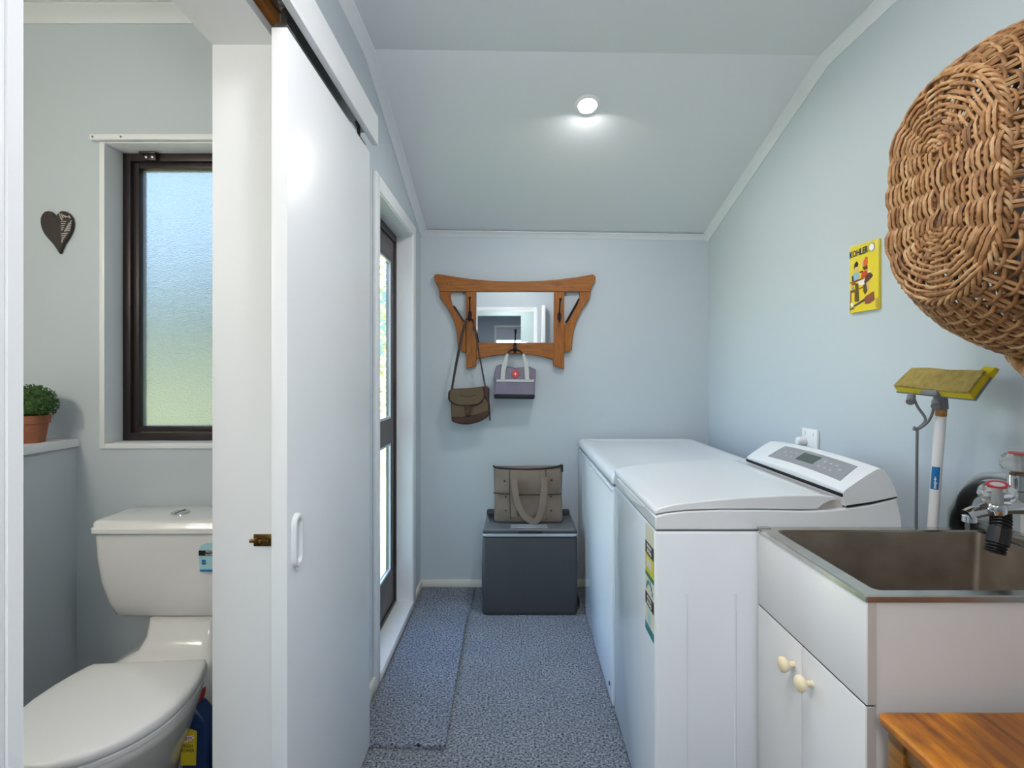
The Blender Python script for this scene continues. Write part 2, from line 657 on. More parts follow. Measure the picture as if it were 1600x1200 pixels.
m = MB()
m.box(-0.711, 1.5, YB, YB + 0.12, -0.1, 2.7)
struct('wall_back', m, M['wall'], smooth=0)
m = MB()
m.prism([(XR(YB + 0.1), YB + 0.1, -0.1), (XR(-0.2), -0.2, -0.1), (XR(-0.2) + 0.12, -0.2, -0.1), (XR(YB + 0.1) + 0.12, YB + 0.1, -0.1)], (0, 0, 2.8))
struct('wall_right', m, M['wall'], smooth=0)
m = MB()
for y0, y1, z0, z1 in ((-0.2, 0.60, -0.1, 2.7), (0.60, 1.29, 2.07, 2.7), (1.29, 2.255, -0.1, 2.7), (2.255, 3.0, 2.06, 2.7), (3.0, 3.35, -0.1, 2.7), (2.255, 3.0, -0.1, 0.02)):
    m.box(-0.711, XL, y0, y1, z0, z1)
struct('wall_left', m, M['wall'], smooth=0)
m = MB()
for x0, x1, z0, z1 in ((-0.72, -0.50, -0.1, 2.7), (0.21, 1.4, -0.1, 2.7), (-0.50, 0.21, 2.08, 2.7)):
    m.box(x0, x1, -0.3, -0.2, z0, z1)
struct('wall_front', m, M['wall'], smooth=0)

def ceil_prism(y0, y1):
    x0, x1 = -0.7, 1.35
    p = [(x0, y0, ceil_z(x0, y0)), (x1, y0, ceil_z(x1, y0)), (x1, y1, ceil_z(x1, y1)), (x0, y1, ceil_z(x0, y1))]
    return MB().prism(p, (0, 0, 0.12))
struct('ceiling', ceil_prism(-0.25, YC), M['ceiling'], smooth=0)
struct('ceiling_sloping', ceil_prism(YC, YB + 0.1), M['ceiling'], smooth=0)

# cornices: a small cove run along the walls
def cornice(name, path, nrm, s=0.034):
    """path = wall/ceiling corner points, nrm = horizontal direction into the room"""
    n = Vector(nrm).normalized()
    prof = [(0, 0), (0, -1.0), (0.12, -1.0), (0.2, -0.86), (0.42, -0.55), (0.72, -0.3), (0.9, -0.2), (1.0, -0.12), (1.0, 0)]
    rings = []
    for p in path:
        p = Vector(p)
        rings.append([p + n * a * s + Vector((0, 0, b * s)) for a, b in prof])
    return struct(name, MB().rings(rings), M['cornice'], smooth=30)

def wall_path(xf):
    return [(xf(y), y, ceil_z(xf(y), y) + 0.002) for y in (-0.2, YC, YB)]
cornice('trim_1', [(XL, y, ceil_z(XL, y) + 0.002) for y in (-0.2, YC, YB)], (1, 0, 0), 0.038)
cornice('trim_2', [(XR(y), y, ceil_z(XR(y), y) + 0.002) for y in (-0.2, YC, YB)], (-1, 0, 0), 0.038)
cornice('trim_3', [(x, YB, ceil_z(x, YB) + 0.002) for x in (XL, XR(YB))], (0, -1, 0), 0.032)

m = MB()
m.box(XL, XR(YB), YB - 0.012, YB, 0.0, 0.045, 0.003)
struct('baseboard_back', m, M['base'])
m = MB()
m.box(XL, XL + 0.012, 1.30, 2.20, 0, 0.06, 0.003)
m.box(XL, XL + 0.012, 3.065, YB - 0.012, 0, 0.045, 0.003)
struct('baseboard_left', m, M['base'])

# toilet doorway lining
m = MB()
m.box(-0.713, -0.56, 1.273, 1.292, 0, 2.075)
struct('trim_4', m, M['trim'], smooth=0)
m = MB()
m.box(-0.713, -0.56, 0.598, 1.273, 2.053, 2.075)
struct('trim_5', m, M['trim'], smooth=0)
m = MB()
m.box(-0.713, -0.56, 0.598, 0.617, 0, 2.053)
struct('trim_6', m, M['trim'], smooth=0)
m = MB()
m.box(XL, -0.562, 0.53, 0.598, 0, 2.053, 0.003)
struct('trim_7', m, M['trim'])
m = MB()                                    # stop bead inside the opening
# pelmet over the sliding door
t = MB()
t.box(-0.497, -0.478, 0.2, 1.873, 2.069, 2.168, 0.002)
t.box(-0.584, -0.497, 0.2, 1.873, 2.150, 2.168)
pel = struct('trim_8', t, M['trim'])
t = MB()
t.box(-0.545, -0.503, 0.2, 1.868, 2.112, 2.15)
struct('track', t, M['zinc'], pel)
t = MB()
t.box(-0.584, -0.55, 0.25, 1.26, 2.09, 2.15)
struct('packer', t, M['timber'], pel)

# sliding door
t = MB()
t.box(-0.539, -0.5036, 1.192, 1.861, 0.012, 2.043, 0.0025)
d2 = struct('door_2', t, M['door'])
t = MB()
def stadium_yz(yc, zc, hw, hh, n=8):
    r = hw
    out = []
    for k in range(n + 1):
        a_ = PI * k / n
        out.append((yc + r * math.cos(a_), zc + hh - r + r * math.sin(a_)))
    for k in range(n + 1):
        a_ = PI + PI * k / n
        out.append((yc + r * math.cos(a_), zc - hh + r + r * math.sin(a_)))
    return out
prs = [(0.025, 0.062, -0.001), (0.024, 0.061, 0.006), (0.021, 0.058, 0.010), (0.014, 0.051, 0.010), (0.012, 0.049, 0.007), (0.012, 0.049, 0.001)]
t.rings([[(-0.5036 + d_, y_, z_) for y_, z_ in stadium_yz(1.2375, 0.905, hw_, hh_)] for hw_, hh_, d_ in prs])
struct('handle', t, M['trim'], d2)
t = MB()
for yy in (1.225, 1.80):
    t.box(-0.536, -0.508, yy - 0.025, yy + 0.025, 2.052, 2.056)
    t.tube([(-0.524, yy, 2.056), (-0.524, yy, 2.10)], 0.006, 8)
    t.lathe([(0.001, -0.01), (0.018, -0.008), (0.018, 0.008), (0.001, 0.01)], (-0.524, yy, 2.118), (1, 0, 0), 16)
struct('roller', t, M['zinc'], d2)

# exterior glazed door in the left wall
m = MB()
for y0, y1, z0, z1 in ((2.202, 2.268, 0, 2.11), (2.985, 3.062, 0, 2.11), (2.268, 2.985, 2.047, 2.11)):
    m.box(XL, -0.57, y0, y1, z0, z1, 0.003)
struct('trim_9', m, M['trim'])
m = MB()
m.box(-0.665, -0.575, 2.98, 3.0, 0.02, 2.05)
m.box(-0.665, -0.575, 2.255, 2.27, 0.02, 2.05)
m.box(-0.665, -0.575, 2.27, 2.98, 2.04, 2.06)
struct('trim_10', m, M['trim'], smooth=0)
m = MB()
m.box(-0.69, -0.566, 2.27, 2.985, 0.0, 0.042, 0.003)
struct('trim_11', m, M['trim'])
m = MB()
m.box(-0.705, -0.66, 2.955, 2.985, 0.042, 2.04, 0.002)
m.box(-0.705, -0.66, 2.27, 2.30, 0.042, 2.04, 0.002)
m.box(-0.705, -0.66, 2.30, 2.955, 2.0, 2.04, 0.002)
m.box(-0.705, -0.66, 2.30, 2.955, 0.042, 0.062, 0.002)
d1 = struct('door_1', m, M['bronze'])
dl = MB()
X0, X1 = -0.700, -0.668
dl.box(X0, X1, 2.305, 2.355, 0.066, 1.996, 0.002)
dl.box(X0, X1, 2.90, 2.95, 0.066, 1.996, 0.002)
dl.box(X0, X1, 2.355, 2.90, 1.885, 1.996, 0.002)
dl.box(X0, X1, 2.355, 2.90, 0.92, 1.05, 0.002)
dl.box(X0, X1, 2.355, 2.90, 0.066, 0.24, 0.002)
leaf = struct('door_leaf', dl, M['bronzelt'], d1)
for nm, z0, z1 in (('pane', 1.05, 1.885), ('pane', 0.24, 0.92)):
    p = MB()
    p.box(-0.686, -0.682, 2.355, 2.90, z0, z1)
    po_ = struct(nm, p, [M['glass'], M['clearface']], leaf, smooth=0)
    for f_ in po_.data.polygons:
        if f_.normal.x < 0.5:
            f_.material_index = 1
    q = MB()
    for y0, y1, a, b in ((2.888, 2.901, z0, z1), (2.354, 2.367, z0, z1), (2.367, 2.888, z0, z0 + 0.012), (2.367, 2.888, z1 - 0.012, z1)):
        q.box(-0.682, -0.672, y0, y1, a, b)
    struct('glazing_bead', q, M['silver'], leaf, smooth=0)
q = MB()
for zz in (0.25, 1.15, 1.83):
    q.tube([(-0.664, 2.952, zz), (-0.664, 2.952, zz + 0.09)], 0.008, 10)
struct('hinge', q, M['bronze'], d1)

# ------------------------------------------------------------------ toilet room shell
YW = 1.87
m = MB()
for x0, x1, z0, z1 in ((-2.0, -1.433, -0.1, 2.7), (-0.80, -0.711, -0.1, 2.7), (-1.433, -0.80, -0.1, 1.026), (-1.433, -0.80, 2.094, 2.7)):
    m.box(x0, x1, YW, YW + 0.16, z0, z1)
struct('wall_toilet_back', m, M['wall'], smooth=0)
m = MB()
m.box(-2.0, -1.88, 0.3, YW, -0.1, 2.7)
struct('wall_toilet_left', m, M['wall'], smooth=0)
m = MB()
m.box(-1.88, -0.711, 0.3, 0.4, -0.1, 2.7)
struct('wall_toilet_front', m, M['wall'], smooth=0)
m = MB()
m.box(-1.88, -1.514, 0.4, YW, -0.01, 1.034)
struct('wall_toilet_nib', m, M['wall'], smooth=0)
m = MB()
m.box(-1.88, -1.502, 0.4, YW, 1.035, 1.062, 0.003)
struct('trim_12', m, M['trim'])
m = MB()
m.box(-2.0, -0.711, 0.3, 2.03, 2.53, 2.65)
struct('ceiling_toilet', m, M['ceiling'], smooth=0)
cornice('trim_13', [(-1.88, YW, 2.532), (-0.711, YW, 2.532)], (0, -1, 0), 0.046)
m = MB()
m.box(-1.514, -0.711, YW - 0.012, YW, -0.005, 0.07, 0.003)
struct('baseboard_toilet', m, M['base'])
m = MB()
m.box(-0.725, -0.711, 1.30, YW - 0.012, -0.005, 0.07, 0.003)
struct('baseboard_toilet_right', m, M['base'])

# toilet window
XA, XB_, ZA, ZB = -1.4146, -0.82, 1.045, 2.075
m = MB()
for x0, x1, z0, z1 in ((XA - 0.018, XA, ZA - 0.018, ZB + 0.018), (XB_, XB_ + 0.018, ZA - 0.018, ZB + 0.018), (XA, XB_, ZB, ZB + 0.018), (XA, XB_, ZA - 0.018, ZA)):
    m.box(x0, x1, YW - 0.006, YW + 0.16, z0, z1, 0.002)
w1 = struct('window_1', m, M['trim'])
m = MB()
m.box(XA - 0.034, XB_ + 0.03, YW - 0.028, YW - 0.006, ZB + 0.003, ZB + 0.022, 0.002)
bt = struct('blind_rail', m, M['trim'], w1)
for xx in (-1.438, -1.342):
    m = MB()
    m.lathe([(0.0035, 0), (0.0035, 0.0015), (0.001, 0.002)], (xx, YW - 0.028, ZB + 0.012), (0, -1, 0), 10)
    struct('screw', m, M['grey'], bt)
FY0, FY1 = 1.95, 2.005
m = MB()
fw = 0.028
for x0, x1, z0, z1 in ((XA, XA + fw, ZA, ZB), (XB_ - fw, XB_, ZA, ZB), (XA + fw, XB_ - fw, ZA, ZA + fw), (XA + fw, XB_ - fw, ZB - fw, ZB)):
    m.box(x0, x1, FY0, FY1, z0, z1, 0.002)
fr = struct('window_frame', m, M['bronze'], w1)
sb = 0.02
sx0, sx1, sz0, sz1 = XA + fw + 0.002, XB_ - fw - 0.002, ZA + fw + 0.002, ZB - fw - 0.002
m = MB()
for x0, x1, z0, z1 in ((sx0, sx0 + sb, sz0, sz1), (sx1 - sb, sx1, sz0, sz1), (sx0 + sb, sx1 - sb, sz0, sz0 + sb), (sx0 + sb, sx1 - sb, sz1 - sb, sz1)):
    m.box(x0, x1, FY0 + 0.012, FY1 + 0.006, z0, z1, 0.002)
sh = struct('sash', m, M['bronze'], w1)
m = MB()
m.box(sx0 + sb - 0.004, sx1 - sb + 0.004, 1.985, 1.990, sz0 + sb - 0.004, sz1 - sb + 0.004)
pn = struct('pane', m, [M['frost'], M['clearface']], sh, smooth=0)
for p_ in pn.data.polygons:
    if p_.normal.y > 0.5:
        p_.material_index = 1
m = MB()
m.box(-1.33, -1.285, 1.935, 1.952, ZB - 0.03, ZB - 0.004, 0.003)
m.box(-1.34, -1.28, 1.925, 1.945, ZB - 0.010, ZB - 0.003, 0.002)
st = struct('stay', m, M['bronze'], w1)
m = MB()
for xx in (-1.319, -1.297):
    m.lathe([(0.004, 0), (0.004, 0.002), (0.001, 0.003)], (xx, 1.934, ZB - 0.02), (0, -1, 0), 10)
struct('rivet', m, M['silver'], st)

# ------------------------------------------------------------------ hall behind the camera (seen in the mirror)
m = MB()
for x0, x1, z0, z1 in ((-0.56, -0.50, 0, 2.12), (0.205, 0.25, 0, 2.12), (-0.50, 0.205, 2.075, 2.12)):
    m.box(x0, x1, -0.2, -0.185, z0, z1, 0.002)
struct('trim_14', m, M['trim'])
m = MB()
m.box(-1.6, 1.6, -4.6, -0.2, -0.1, -0.002)
struct('floor_hall', m, M['carpet'], smooth=0)
m = MB()
m.box(-1.6, 1.6, -4.6, -0.25, 2.5, 2.6)
struct('ceiling_hall', m, M['ceiling'], smooth=0)
m = MB()
m.box(0.055, 1.5, -1.45, -1.35, 0, 2.5)
m.box(-1.5, 0.055, -1.45, -1.35, 2.14, 2.5)
m.box(-1.5, -0.9, -1.45, -1.35, 0, 2.14)
struct('wall_hall', m, M['hallwall'], smooth=0)
m = MB()
m.box(-1.6, -1.5, -4.6, -0.3, -0.1, 2.5)
m.box(1.5, 1.6, -4.6, -0.3, -0.1, 2.5)
struct('wall_hall_sides', m, M['hallwall'], smooth=0)
m = MB()
for x0, x1, z0, z1 in ((-1.6, -0.40, -0.1, 2.5), (0.45, 1.6, -0.1, 2.5), (-0.40, 0.45, 2.2, 2.5), (-0.40, 0.45, -0.1, 1.0)):
    m.box(x0, x1, -4.12, -4.0, z0, z1)
struct('wall_hall_far', m, M['lavender'], smooth=0)
m = MB()
for x0, x1, z0, z1 in ((-0.44, -0.40, 0.96, 2.24), (0.45, 0.49, 0.96, 2.24), (-0.40, 0.45, 2.2, 2.24), (-0.40, 0.45, 0.96, 1.0)):
    m.box(x0, x1, -4.0, -3.985, z0, z1)
w2 = struct('window_2', m, M['trim'], smooth=0)
m = MB()
m.box(-0.40, 0.45, -4.03, -4.027, 1.95, 2.2)
struct('roller_blind', m, M['blind'], w2, smooth=0)
m = MB()
m.box(-0.40, 0.45, -4.08, -4.075, 1.0, 2.2)
struct('pane', m, M['glass'], w2, smooth=0)
m = MB()
m.box(0.30, 0.34, -0.2, 0.0, 0.0, 2.12, 0.003)
struct('door_leaf_stub', m, M['trim'])  # open door leaf in the mirror, cut short to let the fill past

# ------------------------------------------------------------------ outdoors
m = MB()
nx, ny = 24, 24
vs_ = []
for j in range(ny + 1):
    row = []
    for i in range(nx + 1):
        x = -30 + 34 * i / nx
        y = 2.05 + 38 * (j / ny) ** 1.6
        z = -0.05 + 1.75 * min(1, max(0, (y - 4.5) / 6)) ** 1.2 * (1 if x < -3.0 else max(0, 1 - (x + 3.0) / 0.9))
        row.append(m.bm.verts.new((x, y, z)))
    vs_.append(row)
for j in range(ny):
    for i in range(nx):
        m.bm.faces.new((vs_[j][i], vs_[j][i + 1], vs_[j + 1][i + 1], vs_[j + 1][i]))
lawn = struct('floor_lawn', m, M['lawn'])
m = MB()
m.box(-30, -0.75, -6, 2.05, -0.2, -0.12)
struct('floor_yard', m, M['lawn'], smooth=0)

hedge = thing('leafy_hedge', 'tall pale leafy shrub standing on the lawn outside the glazed door', 'shrub', (-1.75, 7.2, -0.05))
m = MB()
for i in range(5200):
    a = random.random()
    x = -1.75 + random.uniform(-1.05, 1.05)
    z = random.uniform(0.25, 3.6)
    y = 7.2 + random.uniform(-0.45, 0.45)
    m.leaf((x, y, z), random.uniform(0.035, 0.075))
link('foliage', m, M['paleleaf'], hedge, smooth=0, kind='stuff')
for k in range(6):
    m = MB()
    x = -2.55 + 0.32 * k
    m.tube(spline([(x, 7.2, -0.06), (x + random.uniform(-.1, .1), 7.2, 0.8), (x + random.uniform(-.2, .2), 7.25, 2.0), (x + random.uniform(-.3, .3), 7.2, 3.2)], 3), 0.03, 6)
    link('stem', m, M['timber'], hedge)
m = MB()
xs = [-26 + 1.1 * i for i in range(21)]
top = [(x, 18 + random.uniform(-.3, .3), 4.0 + random.uniform(-.3, .4)) for x in xs]
ring0 = [(xs[0], 18, 0.6)] + top + [(xs[-1], 18, 0.6)]
m.prism(ring0, (0, 1.2, 0))
tag(link('boundary_hedge', m, M['hedge2'], None, loc=(-15, 18.6, 0.6), smooth=60), 'dark boundary hedge blurred behind the obscure glass of the toilet window', 'hedge')

# ------------------------------------------------------------------ ceiling downlight
cy, cx = 2.336, 0.302
cz = ceil_z(cx, cy)
nrm = Vector((0, -(HB - HC) / (YB - YC), 1)).normalized() * -1
dlt = thing('downlight', 'small round white recessed downlight glowing in the sloping ceiling', 'downlight', (cx, cy, cz))
m = MB()
m.lathe([(0.041, 0.0), (0.041, 0.006), (0.050, 0.006), (0.056, 0.002), (0.056, -0.004), (0.041, -0.004)], (cx, cy, cz), nrm, 32)
link('rim', m, M['plastic'], dlt)
m = MB()
m.lathe([(0.04, -0.002), (0.04, 0.004), (0.03, 0.0055), (0.001, 0.006)], (cx, cy, cz), nrm, 32)
link('diffuser', m, M['lampglass'], dlt)

# ------------------------------------------------------------------ toilet
TX = -1.08
toilet = thing('toilet', 'white close-coupled toilet with its lid down under the toilet window', 'toilet', (-1.05, 1.6, -0.005))
m = MB()
prof = [(0.522, 0.176, 1.71), (0.53, 0.190, 1.70), (0.57, 0.203, 1.688), (0.64, 0.214, 1.672), (0.72, 0.219, 1.662), (0.797, 0.221, 1.657)]
m.rings([rrect(TX - hw, TX + hw, yf, 1.858, 0.03, z, 5) for z, hw, yf in prof])
cis = link('cistern', m, M['china'], toilet, smooth=50)
m = MB()
m.rings([rrect(TX - hw, TX + hw, yf, yb, r, z, 5) for hw, yf, yb, r, z in (
    (0.222, 1.652, 1.858, 0.03, 0.797), (0.227, 1.646, 1.86, 0.032, 0.80), (0.227, 1.646, 1.86, 0.032, 0.812), (0.223, 1.650, 1.858, 0.03, 0.815),
    (0.222, 1.651, 1.857, 0.03, 0.828), (0.218, 1.656, 1.853, 0.03, 0.833), (0.21, 1.664, 1.845, 0.03, 0.835))])
cl = link('cistern_lid', m, M['china'], toilet, smooth=50)
m = MB()
m.lathe([(0.027, -0.002), (0.027, 0.004), (0.022, 0.006), (0.001, 0.006)], (-1.084, 1.752, 0.835), (0, 0, 1), 24)
fb = link('flush_button', m, M['chrome'], cl)
m = MB()
m.box(-1.086, -1.083, 1.727, 1.777, 0.8405, 0.8418)
link('button_split', m, M['blackgap'], cl, smooth=0)
# rating sticker on the cistern front
m = MB()
lx0, lx1, ly = -0.968, -0.90, 1.6545
arch = [(lx0, 0.68), (lx1, 0.68), (lx1, 0.745)] + [((lx0 + lx1) / 2 + 0.034 * math.cos(a), 0.745 + 0.026 * math.sin(a)) for a in [PI * k / 8 for k in range(1, 8)]] + [(lx0, 0.745)]
m.prism([(x, ly + 0.010 * (0.76 - z) / 0.08 * 0.6, z) for x, z in arch], (0, -0.0015, 0))
stk = link('rating_label', m, M['labelcyan'], cis, smooth=0)
m = MB()
m.box(lx0, lx1, ly - 0.0012, ly + 0.0035, 0.731, 0.7465)
link('label_bar', m, M['labelblk'], cis, smooth=0)
text('label_lettering', 'WATER\nRATING', 0.0085, ((lx0 + lx1) / 2 + 0.002, ly - 0.0016, 0.7385), (1, 0, 0), (0, 0, 1), M['ink'], cis)
m = MB()
for zz in (0.711, 0.703):
    m.box(lx0 + 0.008, lx0 + 0.02, ly + 0.0012, ly + 0.006, zz, zz + 0.0065)
m.box(lx0 + 0.002, lx1 - 0.002, ly + 0.002, ly + 0.008, 0.681, 0.687)
link('label_marks', m, M['labelblue'], cis, smooth=0)

WT = [(0, .155), (.03, .163), (.1, .173), (.25, .187), (.4, .193), (.55, .188), (.68, .174), (.78, .152), (.86, .124), (.92, .094), (.965, .06), (.99, .03)]
def pan_ring(s, z, L=0.425, back=1.575, xs=1.0, dy=0.0, n0=None):
    """outline of seat/bowl: runs from the hinge line towards the room, turned a few degrees"""
    pts = [(w_, t) for t, w_ in WT] + [(0, 1.0)] + [(-w_, t) for t, w_ in reversed(WT)]
    c = Vector((0, -L * 0.46))
    out = []
    ang = math.radians(5)
    for w_, t in pts:
        p = Vector((w_ * xs, -t * L))
        p = c + (p - c) * s
        p.y += dy
        x = p.x * math.cos(ang) - p.y * math.sin(ang)
        y = p.x * math.sin(ang) + p.y * math.cos(ang)
        out.append(Vector((-1.062 + x, back + y, z)))
    return out
m = MB()
m.rings([pan_ring(s, z) for s, z in ((0.93, 0.428), (0.99, 0.430), (1.0, 0.434), (1.0, 0.444), (0.99, 0.450), (0.97, 0.4535), (0.90, 0.456), (0.6, 0.457))])
link('seat_lid', m, M['plastic'], toilet, smooth=50)
m = MB()
m.rings([pan_ring(s, z) for s, z in ((0.94, 0.412), (0.985, 0.414), (0.99, 0.424), (0.96, 0.427))])
link('seat', m, M['plastic'], toilet, smooth=50)
m = MB()
m.rings([pan_ring(s, z, dy=dy) for s, z, dy in ((0.62, -0.005, 0.10), (0.60, 0.02, 0.10), (0.52, 0.08, 0.09), (0.53, 0.16, 0.08), (0.66, 0.24, 0.06), (0.84, 0.32, 0.03), (0.94, 0.38, 0.01), (0.97, 0.40, 0.0), (0.965, 0.411, 0.0), (0.9, 0.412, 0))])
link('bowl', m, M['china'], toilet, smooth=60)
# neck that carries the cistern
m = MB()
nk = [(0.24, -1.185, -0.925, 1.50, 1.72, 0.05), (0.34, -1.205, -0.905, 1.50, 1.75, 0.05), (0.408, -1.21, -0.90, 1.52, 1.80, 0.045), (0.424, -1.2, -0.905, 1.56, 1.82, 0.04),
      (0.432, -1.175, -0.912, 1.60, 1.83, 0.04), (0.445, -1.152, -0.925, 1.632, 1.835, 0.035), (0.475, -1.145, -0.93, 1.66, 1.84, 0.03), (0.522, -1.145, -0.93, 1.675, 1.84, 0.03)]
m.rings([rrect(x0, x1, y0, y1, r, z, 5) for z, x0, x1, y0, y1, r in nk])
link('neck', m, M['china'], toilet, smooth=60)
m = MB()
m.rings([rrect(-1.13, -0.98, 1.45, 1.80, 0.05, 0.0, 5), rrect(-1.12, -0.985, 1.44, 1.74, 0.05, 0.15, 5), rrect(-1.15, -0.96, 1.45, 1.73, 0.05, 0.26, 5)])
link('pedestal', m, M['china'], toilet, smooth=60)

# cleaner bottle beside the bowl
def bpt(u, v, y=1.52):
    px, py = 270 + u / 9.23, 1070 + v / 9.23
    return ((px - 808) * y / 850, y, 1.28 - (py - 586) * y / 850)
btl = thing('cleaner_bottle', 'blue angled-neck toilet cleaner bottle with a red cap beside the bowl', 'bottle', (bpt(330, 0)[0], 1.55, -0.005))
body = [(175, 330), (320, 335), (400, 440), (480, 540), (500, 640), (500, 900), (490, 1060)]
zb = -0.004
pts = [bpt(u, v) for u, v in body]
pts += [(pts[-1][0] - 0.004, 1.52, zb), (bpt(115, 0)[0], 1.52, zb), bpt(115, 900), bpt(105, 600), bpt(80, 480)]
m = MB()
m.prism(pts, (0, 0.06, 0))
link('bottle_body', m, M['blue'], btl, bevel=0.012, seg=3)
m = MB()
m.prism([bpt(u, v, 1.527) for u, v in [(190, 345), (310, 350), (345, 240), (352, 165), (325, 145), (290, 190)]], (0, 0.046, 0))
link('cap', m, M['red'], btl, bevel=0.006)
m = MB()
m.prism([bpt(u, v, 1.5195) for u, v in [(120, 590), (340, 665), (350, 690), (335, 1160), (120, 1160)]], (0, -0.001, 0))
lb = link('front_label', m, M['labely'], btl, smooth=0)
m = MB()
m.prism([bpt(u, v, 1.5182) for u, v in [(130, 760), (300, 725), (305, 790), (130, 840)]], (0, -0.0006, 0))
link('label_patch', m, M['ink'], lb, smooth=0)
p = bpt(205, 785, 1.517)
text('label_lettering', 'HARPIC', 0.014, p, (1, 0, 0.18), (-0.18, 0, 1), M['red'], lb, 0.8)
p = bpt(215, 920, 1.5183)
text('label_lettering', 'FRESH\nPOWER', 0.0125, p, (1, 0, 0), (0, 0, 1), M['navyink'], lb, 0.85)

# pot with clipped green ball
PX, PY = -1.575, 1.76
pot = thing('potted_plant', 'clipped green ball plant in a terracotta pot on the white ledge', 'plant', (PX, PY, 1.062))
m = MB()
m.lathe([(0.036, 0.0), (0.0375, 0.001), (0.046, 0.062), (0.051, 0.0625), (0.053, 0.088), (0.048, 0.088), (0.045, 0.075), (0.001, 0.073)], (PX, PY, 1.062), (0, 0, 1), 32)
link('pot', m, M['terra'], pot, smooth=30)
m = MB()
BC = Vector((PX, PY, 1.062 + 0.126))
m.sphere(BC, 0.052, 1.1, 1.1, 0.95)
for i in range(2600):
    d = Vector((random.gauss(0, 1), random.gauss(0, 1), random.gauss(0, 1))).normalized()
    if d.z < -0.62:
        continue
    rr = random.uniform(0.05, 0.068)
    p = BC + Vector((d.x * rr * 1.08, d.y * rr * 1.08, d.z * rr * 0.92))
    m.leaf(p, random.uniform(0.0035, 0.006))
link('foliage', m, M['leaf'], pot, smooth=0, kind='stuff')

# heart on the toilet wall
def hpt(u, v, y):
    px, py = 50 + u / 13.34, 320 + v / 13.33
    return ((px - 808) * y / 850, y, 1.28 - (py - 586) * y / 850)
ho = [(565, 1025), (500, 920), (430, 820), (330, 710), (240, 600), (185, 480), (165, 380), (165, 280), (200, 190), (260, 135), (320, 120), (390, 140), (440, 190), (475, 260),
      (500, 215), (540, 155), (600, 120), (680, 130), (760, 180), (815, 260), (835, 360), (825, 460), (795, 570), (730, 690), (650, 810), (600, 920)]
heart = thing('heart_ornament', 'dark pewter heart with a leaf-patterned right lobe on the toilet wall', 'ornament', (hpt(500, 560, 1.86)[0], 1.865, hpt(500, 560, 1.86)[2]))
m = MB()
m.prism([hpt(u, v, 1.856) for u, v in ho], (0, 0.014, 0))
link('heart_plate', m, M['heart'], heart, bevel=0.004)
m = MB()
def rib(u0, v0, u1, v1, wd=14):
    d = Vector((u1 - u0, v1 - v0)).normalized()
    n = Vector((-d.y, d.x)) * wd / 2
    m.prism([hpt(u0 + n.x, v0 + n.y, 1.8562), hpt(u1 + n.x, v1 + n.y, 1.8562), hpt(u1 - n.x, v1 - n.y, 1.8562), hpt(u0 - n.x, v0 - n.y, 1.8562)], (0, -0.0025, 0))
for k in range(5):
    rib(770 - 22 * k, 390 + 38 * k, 825 - 6 * k, 392 + 36 * k, 18)
for k in range(5):
    rib(612, 350 + 45 * k, 720 - 15 * k, 345 + 42 * k + 0, 13)
    rib(612 + 5 * k, 610 + 45 * k, 760 - 30 * k, 590 + 40 * k, 14)
for k in range(4):
    rib(570 + 40 * k, 170 + 20 * k, 610 + 50 * k, 290 - 10 * k, 16)
rib(580, 215, 640, 320, 20)
rib(775, 230, 800, 280, 24)
rib(690, 560, 830, 330, 12)
link('leaf_ribs', m, M['heartlt'], heart, smooth=0, kind='stuff')

# brass bolt on the jamb
bolt = thing('brass_bolt', 'small aged brass slide bolt on the white toilet door jamb', 'bolt', (-0.598, 1.272, 0.894))
m = MB()
m.box(-0.616, -0.575, 1.2705, 1.273, 0.880, 0.908, 0.001)
link('bolt_plate', m, M['brass'], bolt)
m = MB()
m.tube([(-0.622, 1.266, 0.894), (-0.578, 1.266, 0.894)], 0.0042, 10)
m.tube([(-0.596, 1.266, 0.894), (-0.596, 1.258, 0.890)], 0.003, 8)
link('slide', m, M['brass'], bolt)
m = MB()
for xx in (-0.606, -0.588):
    m.box(xx - 0.003, xx + 0.003, 1.261, 1.271, 0.887, 0.901, 0.001)
link('keeper', m, M['brass'], bolt)

# ------------------------------------------------------------------ runner mats
m = MB()
m.prism([(-0.555, 1.868, 0.0), (-0.245, 1.858, 0.0), (-0.262, 2.90, 0.0), (-0.555, 2.90, 0.0)], (0, 0, 0.017))
tag(link('carpet_runner', m, M['mat'], None, loc=(-0.4, 2.4, 0.0), bevel=0.003), 'blue grey carpet runner laid along the glazed door', 'mat')
m = MB()
m.prism([(-0.555, 2.902, 0.0), (-0.256, 2.902, 0.0), (-0.250, 3.26, 0.0), (-0.555, 3.26, 0.0)], (0, 0, 0.009))
tag(link('carpet_offcut', m, M['mat'], None, loc=(-0.4, 3.08, 0.0), bevel=0.003), 'short dark carpet offcut in the corner beyond the long runner', 'mat')

# ------------------------------------------------------------------ chest freezer
FX0, FX1, FYa, FYb = 0.365, 1.05, 2.09, 3.262
fz = thing('chest_freezer', 'long white chest freezer standing behind the washing machine', 'freezer', (0.7, 2.68, 0))
m = MB()
m.box(FX0, FX1, FYa, FYb, 0.004, 0.848, 0.008)
link('cabinet_body', m, M['white2'], fz)
m = MB()
m.box(FX0 + 0.008, FX1 - 0.01, FYa + 0.01, FYb - 0.004, 0.846, 0.862)
link('gasket', m, M['grey'], fz, smooth=0)
m = MB()
m.rings([rrect(FX0 + a, FX1 - a, FYa + a, FYb - a, 0.02, z, 5) for a, z in ((0.002, 0.860), (0.0, 0.864), (0.0, 0.882), (0.004, 0.893), (0.012, 0.899), (0.022, 0.901), (0.05, 0.901), (0.056, 0.8995), (0.2, 0.8995))])
link('freezer_lid', m, M['white'], fz, smooth=40)
m = MB()
